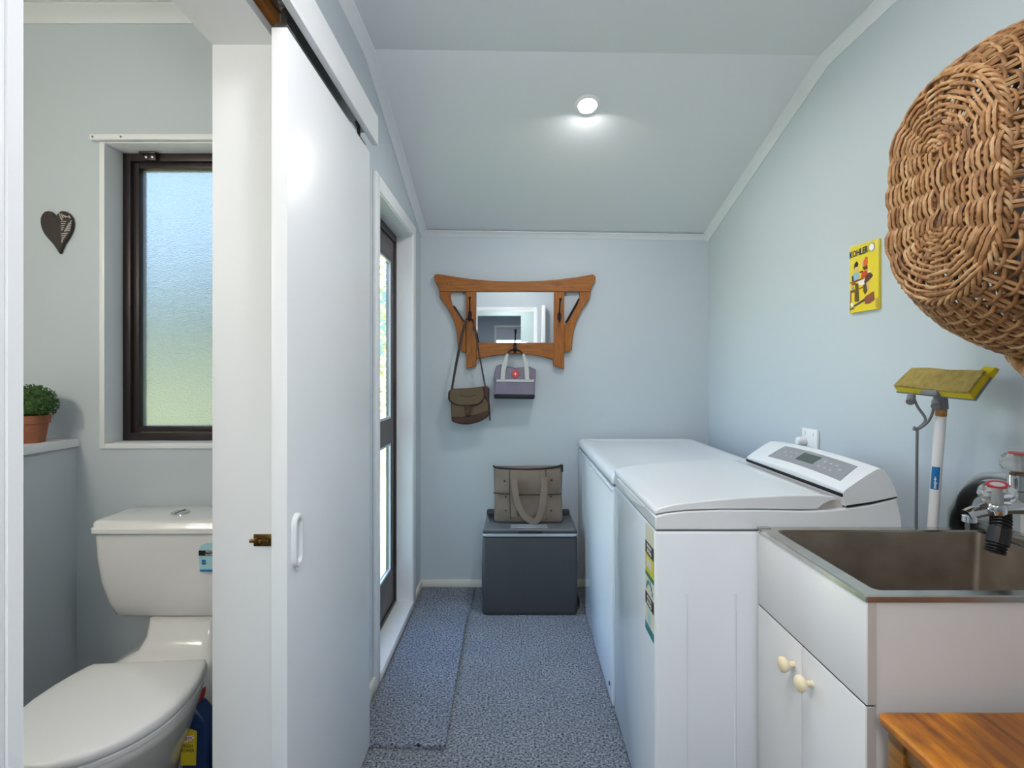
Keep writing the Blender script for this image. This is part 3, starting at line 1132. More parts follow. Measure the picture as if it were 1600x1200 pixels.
m.box(FX0 - 0.004, FX0 + 0.004, FYa, FYb, 0.832, 0.836, 0.001)
link('trim_strip', m, M['silver'], fz)
m = MB()
m.lathe([(0.008, 0), (0.008, 0.003), (0.001, 0.004)], (FX0, 2.145, 0.065), (-1, 0, 0), 12)
link('drain_plug', m, M['black'], fz)

# ------------------------------------------------------------------ washing machine
WX, WY0, WY1 = 0.367, 1.444, 2.055
ws = thing('washing_machine', 'white top-loading washing machine with a grey control console', 'washing machine', (0.69, 1.75, 0))
m = MB()
m.box(WX, 1.012, WY0, WY1, 0.012, 0.866, 0.010, 3)
bodyo = link('cabinet_body', m, M['white2'], ws)
m = MB()
for xx in (0.45, 0.579):
    m.tube([(xx, WY0 + 0.0005, 0.06), (xx, WY0 + 0.0005, 0.70)], 0.0028, 8)
link('side_pressing', m, M['white2'], bodyo)
for xx, yy in ((0.43, 1.5), (0.95, 1.5), (0.43, 2.0), (0.95, 2.0)):
    m = MB()
    m.lathe([(0.02, 0), (0.02, 0.012), (0.012, 0.014)], (xx, yy, 0.0), (0, 0, 1), 12)
    link('foot', m, M['black'], ws)
def xz_prism(pts, y0, y1, n=1, arch=None):
    rings = []
    for k in range(n + 1):
        y = y0 + (y1 - y0) * k / n
        dz = arch(y) if arch else 0
        rings.append([Vector((x, y, z + dz)) for x, z in pts])
    return MB().rings(rings)
deck = [(WX, 0.869), (WX, 0.905), (0.395, 0.912), (0.45, 0.918), (0.54, 0.921), (0.64, 0.921), (0.76, 0.919), (0.83, 0.921), (0.88, 0.926), (0.94, 0.936), (1.008, 0.952), (1.016, 0.93), (1.022, 0.90), (1.024, 0.869)]
link('top_deck', xz_prism(deck, WY0, WY1), M['white'], ws, bevel=0.004, smooth=30)
m = MB()
m.box(WX + 0.004, 1.012, WY0 + 0.004, WY1 - 0.004, 0.864, 0.871)
link('deck_seam', m, M['grey'], ws, smooth=0)
lid = [(0.366, 0.9085), (0.368, 0.919), (0.378, 0.9265), (0.42, 0.936), (0.50, 0.946), (0.60, 0.954), (0.72, 0.960), (0.80, 0.961), (0.838, 0.958), (0.850, 0.952), (0.848, 0.946),
       (0.832, 0.944), (0.815, 0.936), (0.800, 0.922), (0.76, 0.9215), (0.64, 0.9235), (0.54, 0.9235), (0.45, 0.9205), (0.395, 0.9145)]
link('lid', xz_prism(lid, WY0 + 0.002, WY1 - 0.002), M['white'], ws, bevel=0.004, seg=3, smooth=30)
m = MB()
g = []
for k in range(13):
    y = 1.55 + 0.42 * k / 12
    a = math.sin(PI * k / 12)
    g.append((WX - 0.0005, y, 0.903 - 0.018 * a))
for k in range(12, -1, -1):
    y = 1.55 + 0.42 * k / 12
    g.append((WX - 0.0005, y, 0.906))
m.prism(g, (-0.004, 0, 0))
link('lid_grip', m, M['plastic'], ws)
def arch(y):
    t = (y - 1.75) / 0.305
    return 0.010 * (1 - t * t)
con = [(0.872, 0.931), (0.868, 0.950), (0.867, 0.969), (0.874, 0.976), (0.90, 0.9945), (0.93, 1.0145), (0.955, 1.029), (0.966, 1.0315), (0.976, 1.027), (0.992, 1.004), (1.004, 0.978), (1.010, 0.956), (0.96, 0.944), (0.91, 0.935)]
link('console', xz_prism(con, WY0 + 0.001, WY1 - 0.001, 12, arch), M['white'], ws, smooth=25)
m = MB()
m.box(0.80, 0.875, WY0 + 0.02, WY1 - 0.02, 0.918, 0.945)
link('hinge_block', m, M['edge'], ws, smooth=0)
m = MB()
m.box(0.8635, 0.8685, WY0 + 0.004, WY1 - 0.004, 0.9555, 0.9640)
link('lid_gap', m, M['blackgap'], ws, smooth=0)  # dark strip on the console stands in for shade in the lid gap
m = MB()
m.prism([(0.875, WY0 - 0.0005, 0.929), (0.94, WY0 - 0.0005, 0.9385), (1.008, WY0 - 0.0005, 0.9545), (1.008, WY0 - 0.0005, 0.957), (0.94, WY0 - 0.0005, 0.943), (0.875, WY0 - 0.0005, 0.9335)], (0, 0.004, 0))
link('console_gap', m, M['blackgap'], ws, smooth=0)
A, B = Vector((0.874, 0, 0.976)), Vector((0.955, 0, 1.029))
FN = Vector((-(B.z - A.z), 0, B.x - A.x)).normalized()
def con_pt(s, y, off):
    p = A.lerp(B, s) + FN * off
    # the profile is a shade convex between A and B
    bulge = 0.0016 * math.sin(PI * min(max(s, 0), 1))
    return Vector((p.x, y, p.z + arch(y) + bulge))
def con_patch(name, s0, s1, y0, y1, off, mt, parent, n=12, slant=0.0):
    mm = MB()
    rings = []
    for k in range(n + 1):
        t = k / n
        ya, yb_ = y0 + (y1 - y0) * t, y0 + slant + (y1 - y0 - 2 * slant) * t
        rings.append([con_pt(s0, ya, off), con_pt((s0 + s1) / 2, (ya + yb_) / 2, off), con_pt(s1, yb_, off), con_pt(s1, yb_, off - 0.003), con_pt(s0, ya, off - 0.003)])
    mm.rings(rings)
    return link(name, mm, mt, parent)
cp = con_patch('control_panel', 0.17, 0.86, 1.495, 1.925, 0.0016, M['console'], ws, slant=0.012)
con_patch('display', 0.36, 0.74, 1.665, 1.765, 0.0024, M['lcd'], cp)
for i, (s, y) in enumerate([(0.38, 1.60), (0.62, 1.60), (0.38, 1.63), (0.62, 1.63), (0.38, 1.57), (0.62, 1.57), (0.5, 1.54), (0.42, 1.80), (0.62, 1.80), (0.42, 1.83), (0.62, 1.83), (0.55, 1.86)]):
    con_patch('button', s - 0.028, s + 0.028, y - 0.005, y + 0.005, 0.0022, M['mark'], cp, 1)
# energy and water stickers on the front
def front_rect(y0, y1, z0, z1, off, mt, name, parent):
    mm = MB()
    mm.box(WX - off - 0.0006, WX - off + 0.0004, y0, y1, z0, z1)
    return link(name, mm, mt, parent, smooth=0)
Ya, Yb = 1.459, 1.552
e1 = front_rect(Ya, Yb, 0.715, 0.862, 0.0002, M['paper'], 'energy_label', ws)
front_rect(Ya, Yb, 0.778, 0.812, 0.0006, M['labelblk'], 'label_bar', e1)
front_rect(Ya, Yb, 0.728, 0.778, 0.0006, M['labelyel'], 'label_field', e1)
front_rect(Ya + 0.02, Yb - 0.014, 0.742, 0.770, 0.0010, M['paper'], 'label_window', e1)
front_rect(Ya, Yb, 0.715, 0.728, 0.0006, M['labelgreen'], 'label_foot', e1)
text('label_lettering', 'ENERGY\nRATING', 0.014, (WX - 0.0018, (Ya + Yb) / 2, 0.795), (0, -1, 0), (0, 0, 1), M['ink'], e1)
e2 = front_rect(Ya, Yb, 0.560, 0.713, 0.0002, M['paper'], 'water_label', ws)
front_rect(Ya, Yb, 0.635, 0.668, 0.0006, M['labelblk'], 'label_bar', e2)
front_rect(Ya, Yb, 0.560, 0.583, 0.0006, M['labelteal'], 'label_foot', e2)
front_rect(Ya + 0.03, Yb - 0.03, 0.592, 0.625, 0.0006, M['labelcyan'], 'label_window', e2)
mm = MB()
for k in range(6):
    a = PI * (k + 0.5) / 6
    mm.box(WX - 0.0012, WX - 0.0002, 1.5055 - 0.034 * math.cos(a) - 0.006, 1.5055 - 0.034 * math.cos(a) + 0.006, 0.672 + 0.026 * math.sin(a), 0.684 + 0.026 * math.sin(a))
link('label_stars', mm, M['labelteal'], e2, smooth=0)
text('label_lettering', 'WATER\nRATING', 0.014, (WX - 0.0018, (Ya + Yb) / 2, 0.6515), (0, -1, 0), (0, 0, 1), M['ink'], e2)

# ------------------------------------------------------------------ power outlet
oy = 2.21
ox = XR(oy)
po = thing('power_outlet', 'white power outlet with a plug in it above the washing machine', 'outlet', (ox, oy, 1.02))
m = MB()
m.box(ox - 0.010, ox + 0.002, oy - 0.058, oy + 0.058, 0.985, 1.062, 0.004)
pl = link('plate', m, M['plastic'], po)
for yy in (oy - 0.03, oy + 0.03):
    m = MB()
    m.box(ox - 0.013, ox - 0.009, yy - 0.006, yy + 0.006, 1.036, 1.05, 0.001)
    link('switch', m, M['plastic'], pl)
m = MB()
m.rings([[Vector((ox - 0.010 - d, oy + 0.03 + r_ * math.cos(a), 1.008 + r_ * math.sin(a))) for a in [2 * PI * k / 16 for k in range(16)]] for d, r_ in ((0, 0.019), (0.004, 0.020), (0.03, 0.017), (0.034, 0.013))])
link('plug', m, M['plastic'], po)
m = MB()
m.tube(spline([(ox - 0.03, oy + 0.03, 0.995), (ox - 0.035, oy + 0.03, 0.96), (ox - 0.02, oy + 0.02, 0.88), (ox - 0.02, oy + 0.01, 0.6), (ox - 0.02, oy, 0.02)], 5), 0.004, 8)
link('cord', m, M['plastic'], po)

# ------------------------------------------------------------------ laundry tub
TX0, TY0, TY1, TH = 0.632, 0.985, 1.434, 0.880
tub = thing('laundry_tub', 'white laundry tub cabinet with a stainless steel sink in front of the washing machine', 'laundry tub', (0.92, 1.21, 0))
TX1 = 1.216
m = MB()
m.box(TX0 + 0.020, TX1, TY0 + 0.003, TY0 + 0.019, 0.0, 0.868)
m.box(TX0 + 0.020, TX1, TY1 - 0.019, TY1 - 0.003, 0.0, 0.868)
m.box(TX0 + 0.020, TX1, TY0 + 0.019, TY1 - 0.019, 0.05, 0.066)
link('carcass', m, M['greymel'], tub, smooth=0)
m = MB()
m.box(TX0 + 0.002, TX0 + 0.020, TY0 + 0.002, TY1 - 0.002, 0.680, 0.868, 0.0015)
link('fascia', m, M['melamine'], tub)
m = MB()
m.box(TX0 + 0.004, TX0 + 0.0195, TY0 + 0.0012, TY0 + 0.0022, 0.682, 0.866)
m.box(TX0 + 0.004, TX0 + 0.0195, TY0 + 0.0032, TY0 + 0.0042, 0.05, 0.675)
link('edge_tape', m, M['edge'], tub, smooth=0)
m = MB()
m.box(TX0 + 0.004, TX0 + 0.018, 1.2091, 1.2114, 0.051, 0.676)
m.box(TX0 + 0.004, TX0 + 0.018, TY0 + 0.006, TY1 - 0.005, 0.6763, 0.6797)
link('door_seam_shade', m, M['blackgap'], tub, smooth=0)  # black strips paint the shade inside the door gaps
for y0, y1, ky, kz in ((TY0 + 0.004, 1.2090, 1.167, 0.618), (1.2115, TY1 - 0.004, 1.243, 0.619)):
    m = MB()
    m.box(TX0 + 0.001, TX0 + 0.019, y0, y1, 0.05, 0.676, 0.0015)
    d = link('cabinet_door', m, M['melamine'], tub)
    m = MB()
    m.lathe([(0.0065, 0), (0.0065, 0.010), (0.008, 0.014), (0.015, 0.019), (0.0175, 0.025), (0.0165, 0.031), (0.011, 0.035), (0.001, 0.036)], (TX0 + 0.001, ky, kz), (-1, 0, 0), 24)
    link('knob', m, M['cream'], d, smooth=60, label='cream turned wooden knob')
m = MB()
m.box(TX0 + 0.05, TX0 + 0.065, TY0 + 0.02, TY1 - 0.02, 0.0, 0.05)
link('plinth', m, M['greymel'], tub, smooth=0)
# steel top: rim with a welded-in bowl
m = MB()
ix0, ix1, iy0, iy1 = TX0 + 0.037, 1.186, TY0 + 0.030, 1.400
def ring_oi(x0, x1, y0, y1, r, z):
    return rrect(x0, x1, y0, y1, r, z, 6)
m.rings([ring_oi(TX0, TX1, TY0, TY1, 0.004, TH - 0.012), ring_oi(TX0, TX1, TY0, TY1, 0.004, TH - 0.002), ring_oi(TX0 + 0.002, TX1 - 0.002, TY0 + 0.002, TY1 - 0.002, 0.004, TH),
         ring_oi(ix0 - 0.004, ix1 + 0.004, iy0 - 0.004, iy1 + 0.004, 0.016, TH), ring_oi(ix0, ix1, iy0, iy1, 0.013, TH - 0.004)], cap0=False, cap1=False)
m.box(1.192, TX1, TY0, TY1, TH - 0.004, TH + 0.020, 0.002)
rim = link('steel_rim', m, M['steel'], tub, smooth=30)
m = MB()
m.rings([ring_oi(ix0, ix1, iy0, iy1, 0.013, TH - 0.004), ring_oi(ix0 + 0.004, ix1 - 0.004, iy0 + 0.004, iy1 - 0.004, 0.013, TH - 0.03), ring_oi(ix0 + 0.02, ix1 - 0.02, iy0 + 0.02, iy1 - 0.012, 0.013, TH - 0.24),
         ring_oi(ix0 + 0.04, ix1 - 0.04, iy0 + 0.04, iy1 - 0.032, 0.03, TH - 0.255)], cap0=False, cap1=True)
link('sink_bowl', m, M['bowl'], tub, smooth=40)
m = MB()
m.rings([ring_oi(TX0 - 0.0012, TX0 + 0.030, TY1 - 0.020, TY1 + 0.001, 0.003, z) for z in (TH - 0.0135, TH + 0.0012)])
link('rim_corner', m, M['steel'], rim)
# white splashback
m = MB()
m.box(1.2165, 1.222, 0.9, 1.315, TH, 0.975)
sp = link('splashback', m, M['melamine'], None, loc=(1.219, 1.1, TH), smooth=0)
tag(sp, 'low white splashback panel on the wall behind the steel sink', 'splashback')

# ------------------------------------------------------------------ tap
tap = thing('sink_tap', 'chrome wall tap with two clear faceted handles over the steel sink', 'tap', (1.2, 1.08, 1.016))
m = MB()
m.tube(spline([(1.216, 1.10, 1.018), (1.15, 1.10, 1.018), (1.05, 1.10, 1.016), (1.0, 1.095, 1.017), (0.955, 1.09, 1.015), (0.91, 1.085, 1.006), (0.893, 1.083, 1.000)], 5), 0.013, 14,
       rfun=lambda i: 0.018 - 0.0060 * min(1, max(0, (i - 12) / 14)))
m.lathe([(0.012, 0), (0.0125, -0.012), (0.009, -0.013)], (0.901, 1.084, 1.000), (0, 0, 1), 14)
link('spout', m, M['chrome'], tap, smooth=50)
m = MB()
m.lathe([(0.020, 0.0), (0.021, 0.004), (0.021, 0.02), (0.0185, 0.022), (0.0185, 0.052), (0.015, 0.056), (0.011, 0.06)], (1.014, 1.1, 1.026), (0, 0, 1), 20)
link('valve_body', m, M['chrome'], tap, smooth=40)
ax2 = Vector((-0.16, -0.2, 1.0)).normalized()
k2 = Vector((0.948, 1.075, 1.020))
m = MB()
m.lathe([(0.016, -0.012), (0.017, 0.0), (0.013, 0.008), (0.010, 0.012)], k2, ax2, 16)
link('valve_body', m, M['chrome'], tap, smooth=40)
def knob(c, ax, n=8):
    ax = Vector(ax).normalized()
    m = MB()
    m.lathe([(0.012, 0.0), (0.026, 0.004), (0.031, 0.014), (0.029, 0.028), (0.021, 0.036), (0.001, 0.036)], c, ax, n)
    h = link('tap_handle', m, M['acrylic'], tap, smooth=0)
    m = MB()
    m.lathe([(0.017, 0.0362), (0.017, 0.0385), (0.0125, 0.0385), (0.0125, 0.0362)], c, ax, 24)
    link('indicator_ring', m, M['red'], h)
    m = MB()
    m.lathe([(0.012, 0.0362), (0.012, 0.0375), (0.001, 0.0375)], c, ax, 20)
    link('indicator_cap', m, M['hosegrey'], h)
    m = MB()
    m.lathe([(0.006, -0.004), (0.006, 0.028), (0.003, 0.029)], c, ax, 12)
    link('spindle', m, M['hosegrey'], h)
knob(k2 + ax2 * 0.010, ax2)
knob((1.014, 1.1, 1.085), (0, 0, 1))

# drain hose hooked into the sink
hs = thing('drain_hose', 'black washing machine drain hose arching into the steel sink', 'hose', (1.19, 1.465, 0.0))
m = MB()
hp = spline([(1.185, 1.468, 0.30), (1.185, 1.468, 0.70), (1.184, 1.465, 0.875), (1.170, 1.43, 0.93), (1.150, 1.39, 0.972), (1.128, 1.33, 1.003), (1.11, 1.27, 1.012), (1.078, 1.215, 1.005)], 6)
m.tube(hp, 0.0165, 14)
link('rubber_hose', m, M['black'], hs, smooth=50)
m = MB()
cp_ = spline([(1.078, 1.215, 1.005), (1.052, 1.185, 0.992), (1.036, 1.165, 0.965), (1.022, 1.155, 0.935), (1.010, 1.15, 0.905)], 16)
m.tube(cp_, 0.018, 14, rfun=lambda i: 0.0175 + (0.0022 if i % 3 == 0 else -0.0008) if (i < 40 or i > 54) else 0.0205)
link('corrugated_end', m, M['black'], hs, smooth=25)
m = MB()
m.tube(spline([(1.190, 1.482, 0.0), (1.192, 1.490, 0.5), (1.190, 1.495, 0.86), (1.185, 1.470, 0.93), (1.175, 1.42, 0.99), (1.165, 1.36, 1.027), (1.155, 1.28, 1.04), (1.16, 1.20, 1.035), (1.2, 1.14, 1.022)], 6), 0.0085, 12)
tag(link('inlet_hose', m, M['hosegrey'], None, loc=(1.19, 1.48, 0.0), smooth=60), 'thin pale grey water hose curving above the black drain hose', 'hose')

# ------------------------------------------------------------------ sponge mop
mop = thing('sponge_mop', 'upturned sponge mop with a yellow head and white pole leaning by the wall', 'mop', (1.156, 1.596, 0))
qa, qb, qc, qd = Vector((1.052, 1.52, 1.250)), Vector((1.080, 1.30, 1.238)), Vector((1.118, 1.30, 1.290)), Vector((1.102, 1.52, 1.300))
nrm_m = (qb - qa).cross(qd - qa).normalized()
if nrm_m.x > 0:
    nrm_m = -nrm_m
def quad(u, v):
    return qa.lerp(qb, u).lerp(qd.lerp(qc, u), v)
NU, NV = 14, 6
dn = Vector((0.012, 0.0, -0.017))
def slab(name, off0, off1, mt, mar=0.0, wob=0.0):
    mm = MB()
    top_, bot_ = [], []
    for i in range(NU + 1):
        for j in range(NV + 1):
            u, v = -mar + (1 + 2 * mar) * i / NU, -mar + (1 + 2 * mar) * j / NV
            wz = wob * (math.sin(u * 7.0) + 0.5 * math.sin(u * 13 + v * 4)) * 0.6
            top_.append(mm.bm.verts.new(quad(u, v) + dn * off0 + nrm_m * wz))
            bot_.append(mm.bm.verts.new(quad(u, v) + dn * off1 + nrm_m * wz * 0.5))
    def id_(i, j):
        return i * (NV + 1) + j
    for i in range(NU):
        for j in range(NV):
            mm.bm.faces.new([top_[id_(i, j)], top_[id_(i + 1, j)], top_[id_(i + 1, j + 1)], top_[id_(i, j + 1)]])
            mm.bm.faces.new([bot_[id_(i, j)], bot_[id_(i, j + 1)], bot_[id_(i + 1, j + 1)], bot_[id_(i + 1, j)]])
    per = [(i, 0) for i in range(NU)] + [(NU, j) for j in range(NV)] + [(i, NV) for i in range(NU, 0, -1)] + [(0, j) for j in range(NV, 0, -1)]
    for k in range(len(per)):
        a, b = id_(*per[k]), id_(*per[(k + 1) % len(per)])
        mm.bm.faces.new([top_[a], top_[b], bot_[b], bot_[a]])
    return link(name, mm, mt, mop, smooth=40)
slab('sponge_face', -0.05, 0.25, M['sponge'], 0, 0.003)
slab('sponge_core', 0.22, 0.95, M['yellow'], 0.0, 0.002)
slab('backing_plate', 0.97, 1.12, M['grey'], 0.02)
m = MB()
fp = qc + dn * 0.5
m.prism([fp, fp + Vector((0.004, -0.018, 0.016)), fp + Vector((0.012, -0.020, 0.012)), fp + Vector((0.014, 0, -0.01))], (0.0, 0.03, 0.004))
link('loose_flap', m, M['yellow'], mop)
ptop, pbot = Vector((1.100, 1.41, 1.20)), Vector((1.156, 1.596, 0.0))
pdir = (pbot - ptop).normalized()
m = MB()
m.tube([ptop + pdir * 0.015, pbot], 0.0122, 18)
pole = link('pole', m, M['plastic'], mop, smooth=50)
m = MB()
m.tube([ptop + pdir * 0.006, ptop + pdir * 0.026], 0.0128, 18)
link('rusty_collar', m, M['rust'], pole, smooth=50)
m = MB()
m.tube([ptop + Vector((-0.004, 0, 0.042)), ptop + pdir * 0.008], 0.0155, 16)
m.box(1.066, 1.118, 1.385, 1.44, 1.226, 1.242, 0.004)
m.tube([(1.078, 1.40, 1.212), (1.065, 1.385, 1.200)], 0.010, 12)
m.tube([(1.055, 1.455, 1.224), (1.040, 1.440, 1.208)], 0.010, 12)
link('clamp', m, M['grey'], mop, smooth=50)
def mpt(px, py, y):
    return ((px - 808) * y / 850, y, 1.28 - (py - 586) * y / 850)
m = MB()
m.tube(spline([mpt(1428, 622, 1.44), mpt(1434, 636, 1.44), mpt(1446, 655, 1.44), mpt(1436, 668, 1.44), mpt(1427, 671, 1.44)], 4), 0.0036, 8)
m.tube(spline([mpt(1459, 630, 1.40), mpt(1457, 645, 1.41), mpt(1449, 660, 1.43), mpt(1433, 671, 1.44), mpt(1428, 667, 1.44)], 4), 0.0036, 8)
m.tube([mpt(1433, 671, 1.44), mpt(1431.5, 825, 1.475), mpt(1431, 950, 1.50)], 0.0036, 8)
link('squeeze_lever', m, M['grey'], mop, smooth=50)
sc_ = ptop.lerp(pbot, 0.0)
def on_pole(z):
    t = (ptop.z - z) / (ptop.z - pbot.z)
    return ptop.lerp(pbot, t)
m = MB()
rings = []
for z in (1.039, 0.978):
    c = on_pole(z)
    rings.append([c + Vector((0.0126 * math.cos(a), 0.0126 * math.sin(a), 0)) for a in [math.radians(175 + 10 * k) for k in range(10)]] +
                 [c + Vector((0.0120 * math.cos(a), 0.0120 * math.sin(a), 0)) for a in [math.radians(265 - 10 * k) for k in range(10)]])
m.rings(rings)
stk2 = link('pole_sticker', m, M['labelblue'], pole, smooth=50)
c = on_pole(1.008)
vv = Vector((-0.766, -0.643, 0)).normalized()
text('sticker_lettering', 'mop-a-matic', 0.0105, c + vv * 0.0131, (0.03, 0.03, 1), Vector((0, 0, 1)).cross(vv) * -1 if False else vv.cross(Vector((0, 0, 1))) * 1, M['ink'], pole, 1.0, 0.0002)

# ------------------------------------------------------------------ tin sign
sgy0, sgy1, sgz0, sgz1 = 1.808, 1.955, 1.500, 1.735
def sgp(nu, nv, off=0.0):
    y = sgy1 + (sgy0 - sgy1) * nu
    return Vector((XR(y) - 0.012 - off + 0.003 * (abs(nu - 0.5) * 2) ** 4, y, sgz1 + (sgz0 - sgz1) * nv))
sign = thing('tin_sign', 'small yellow enamel tin sign of children at a sewing table', 'sign', (XR(1.88) - 0.005, 1.88, 1.6175))
m = MB()
rings = []
for k in range(9):
    nu = k / 8
    rings.append([sgp(nu, 0), sgp(nu, 1), sgp(nu, 1, -0.010), sgp(nu, 0, -0.010)])
m.rings(rings)
pln = link('sign_plate', m, M['tin'], sign, bevel=0.002)
def spoly(pts, col, off, name='print_patch'):
    mm = MB()
    mm.prism([sgp((u - 225) / 340, (v - 200 + 45 * (u - 225) / 340) / 890, off) for u, v in pts], (0.0006, 0, 0))
    key = 'print ' + col
    if key not in M:
        M[key] = mat(key, col, 0.4)
    return link(name, mm, M[key], pln, smooth=0)
spoly([(228, 175), (562, 170), (562, 330), (228, 420)], '#dcd37c', 0.0006)
spoly([(226, 930), (430, 960), (562, 900), (562, 1035), (226, 1085)], '#b89a3c', 0.0006)
spoly([(290, 470), (300, 420), (325, 395), (345, 430), (335, 480), (300, 510)], '#2e2630', 0.0010)
spoly([(302, 475), (340, 470), (345, 510), (325, 535), (305, 515)], '#e3b795', 0.0014)
spoly([(262, 590), (285, 575), (290, 655), (265, 655)], '#25222a', 0.0010)
spoly([(280, 560), (310, 540), (345, 550), (365, 610), (330, 640), (290, 655)], '#8db4cf', 0.0012)
spoly([(360, 545), (400, 530), (400, 552), (362, 560)], '#23242c', 0.0010)
spoly([(385, 420), (400, 395), (410, 430), (400, 490)], '#e0a88a', 0.0010)
spoly([(410, 470), (415, 400), (435, 355), (455, 370), (455, 440), (440, 480)], '#d8662a', 0.0012)
spoly([(395, 490), (450, 470), (455, 520), (415, 530)], '#6b2a1f', 0.0014)
spoly([(390, 560), (430, 535), (455, 545), (450, 600), (410, 635), (375, 620)], '#cc4a23', 0.0016)
spoly([(455, 580), (485, 570), (515, 610), (500, 640), (430, 710), (415, 690), (435, 610)], '#5a2f26', 0.0012)
spoly([(455, 560), (480, 540), (498, 560), (470, 575)], '#eee3dc', 0.0012)
spoly([(228, 668), (400, 630), (408, 645), (330, 668), (228, 680)], '#8a3d1c', 0.0018)
spoly([(258, 680), (310, 675), (310, 705), (258, 712)], '#9c4a1e', 0.0010)
spoly([(340, 665), (420, 640), (430, 700), (415, 725), (350, 715)], '#efe8d8', 0.0010)
spoly([(305, 690), (345, 690), (355, 930), (315, 935)], '#5b4a1a', 0.0010)
spoly([(350, 760), (410, 735), (412, 755), (360, 775)], '#a9621e', 0.0010)
spoly([(405, 720), (440, 700), (455, 800), (425, 850), (405, 800)], '#5b4a1a', 0.0012)
spoly([(440, 700), (465, 690), (470, 790), (450, 815)], '#e5b58c', 0.0010)
spoly([(240, 780), (320, 765), (320, 800), (240, 815)], '#8a3d1c', 0.0012)
spoly([(240, 815), (252, 813), (252, 935), (240, 938)], '#8a4a1c', 0.0012)
spoly([(300, 805), (312, 803), (312, 930), (300, 932)], '#8a4a1c', 0.0012)
spoly([(265, 745), (280, 720), (292, 765), (268, 770)], '#6aa0a8', 0.0014)
spoly([(415, 900), (440, 870), (500, 830), (525, 820), (530, 930), (480, 970), (430, 975)], '#8a4a34', 0.0014)
spoly([(280, 985), (420, 900), (425, 930), (300, 1000)], '#4f4650', 0.0012)
spoly([(240, 970), (270, 935), (290, 975), (270, 1000)], '#efece6', 0.0016)
spoly([(235, 1020), (290, 1000), (290, 1030), (240, 1045)], '#6b5a3a', 0.0014)
tp = [((500 + 34 * math.cos(a)), (250 + 60 * math.sin(a))) for a in [2 * PI * k / 18 for k in range(18)]]
spoly(tp, '#8d8d92', 0.0008, 'emblem')
tp = [((500 + 25 * math.cos(a)), (250 + 46 * math.sin(a))) for a in [2 * PI * k / 18 for k in range(18)]]
spoly(tp, '#efeee4', 0.0012, 'emblem')
o_ = sgp(0.36, 0.115, 0.0012)
text('sign_lettering', 'KOHLER', 0.031, o_, (0, -1, 0.02), (0, -0.02, 1), M['navyink'], pln, 0.86, 0.0008)

# ------------------------------------------------------------------ wicker basket on the wall
bk = thing('wicker_basket', 'large brown oval wicker basket hung on its side on the wall', 'basket', (1.235, 1.081, 1.649))
BX, BY, BZ, HL = 0.84, 1.081, 1.649, 0.075
RB = 0.1416
def stad(q, r, nsx, nax):
    """q in rib units around a stadium (upright oval): returns (dy, dz, ny, nz)"""
    tot = 2 * (nsx + nax)
    q = q % tot
    if q < nsx:
        return r, -HL + 2 * HL * q / nsx, 1, 0
    q -= nsx
    if q < nax:
        a = PI * q / nax
        return r * math.cos(a), HL + r * math.sin(a), math.cos(a), math.sin(a)
    q -= nax
    if q < nsx:
        return -r, HL - 2 * HL * q / nsx, -1, 0
    q -= nsx
    a = PI + PI * q / nax
    return r * math.cos(a), -HL + r * math.sin(a), math.cos(a), math.sin(a)
rnd = random.Random(3)
base = MB()
NS, NA = 3, 6
TOT = 2 * (NS + NA)
nr = 21
for j in range(nr):
    r = 0.008 + (RB - 0.008) * j / (nr - 1)
    sub = 4
    pts = []
    wob = rnd.uniform(0, 6)
    # each round is broken into three or four separate rods
    cuts = sorted(rnd.sample(range(0, TOT), 3))
    for ci in range(3):
        a0 = cuts[ci]
        a1 = cuts[(ci + 1) % 3] + (TOT if ci == 2 else 0)
        pts = []
        for k in range(a0 * sub - 1, a1 * sub + 2):
            q = k / sub
            dy, dz, ny, nz = stad(q, r, NS, NA)
            c = math.cos(PI * (q + j))
            off = 0.0062 * max(-1, min(1, c * 1.5))
            jit = 0.0018 * math.sin(q * 2.1 + wob)
            pts.append((BX - 0.002 - off, BY + dy + ny * jit, BZ + dz + nz * jit))
        rad = rnd.uniform(0.0031, 0.0041)
        base.tube(pts, rad, 6, True, rfun=lambda i, R=rad: R * (1 + 0.1 * math.sin(i * 0.9)))
link('base_weave', base, M['wicker'], bk, smooth=60, kind='stuff')
ribs = MB()
for k in range(TOT):
    for s in (-0.16, 0.16):
        p0 = stad(k + s, 0.012, NS, NA)
        p1 = stad(k + s * 0.6, RB + 0.004, NS, NA)
        ribs.tube([(BX - 0.001, BY + p0[0], BZ + p0[1]), (BX - 0.003, BY + (p0[0] + p1[0]) / 2, BZ + (p0[1] + p1[1]) / 2), (BX, BY + p1[0], BZ + p1[1])], 0.0042, 6)
link('base_ribs', ribs, M['wicker'], bk, smooth=60, kind='stuff')
DEP = 0.366
def side_r(t):
    return RB + 0.012 + 0.135 * (1 - math.exp(-2.6 * t)) * 1.02
NS2, NA2 = 6, 15
TOT2 = 2 * (NS2 + NA2)
stk_ = MB()
for k in range(TOT2):
    for s in (-0.14, 0.14):
        pts = []
        for i in range(11):
            t = i / 10
            p = stad(k + s, side_r(t), NS2, NA2)
            pts.append((BX + 0.006 + DEP * t, BY + p[0] * 0.93, BZ + p[1]))
        stk_.tube(pts, 0.0037, 5)
link('side_stakes', stk_, M['wicker'], bk, smooth=60, kind='stuff')
side = MB()
nrow = 36
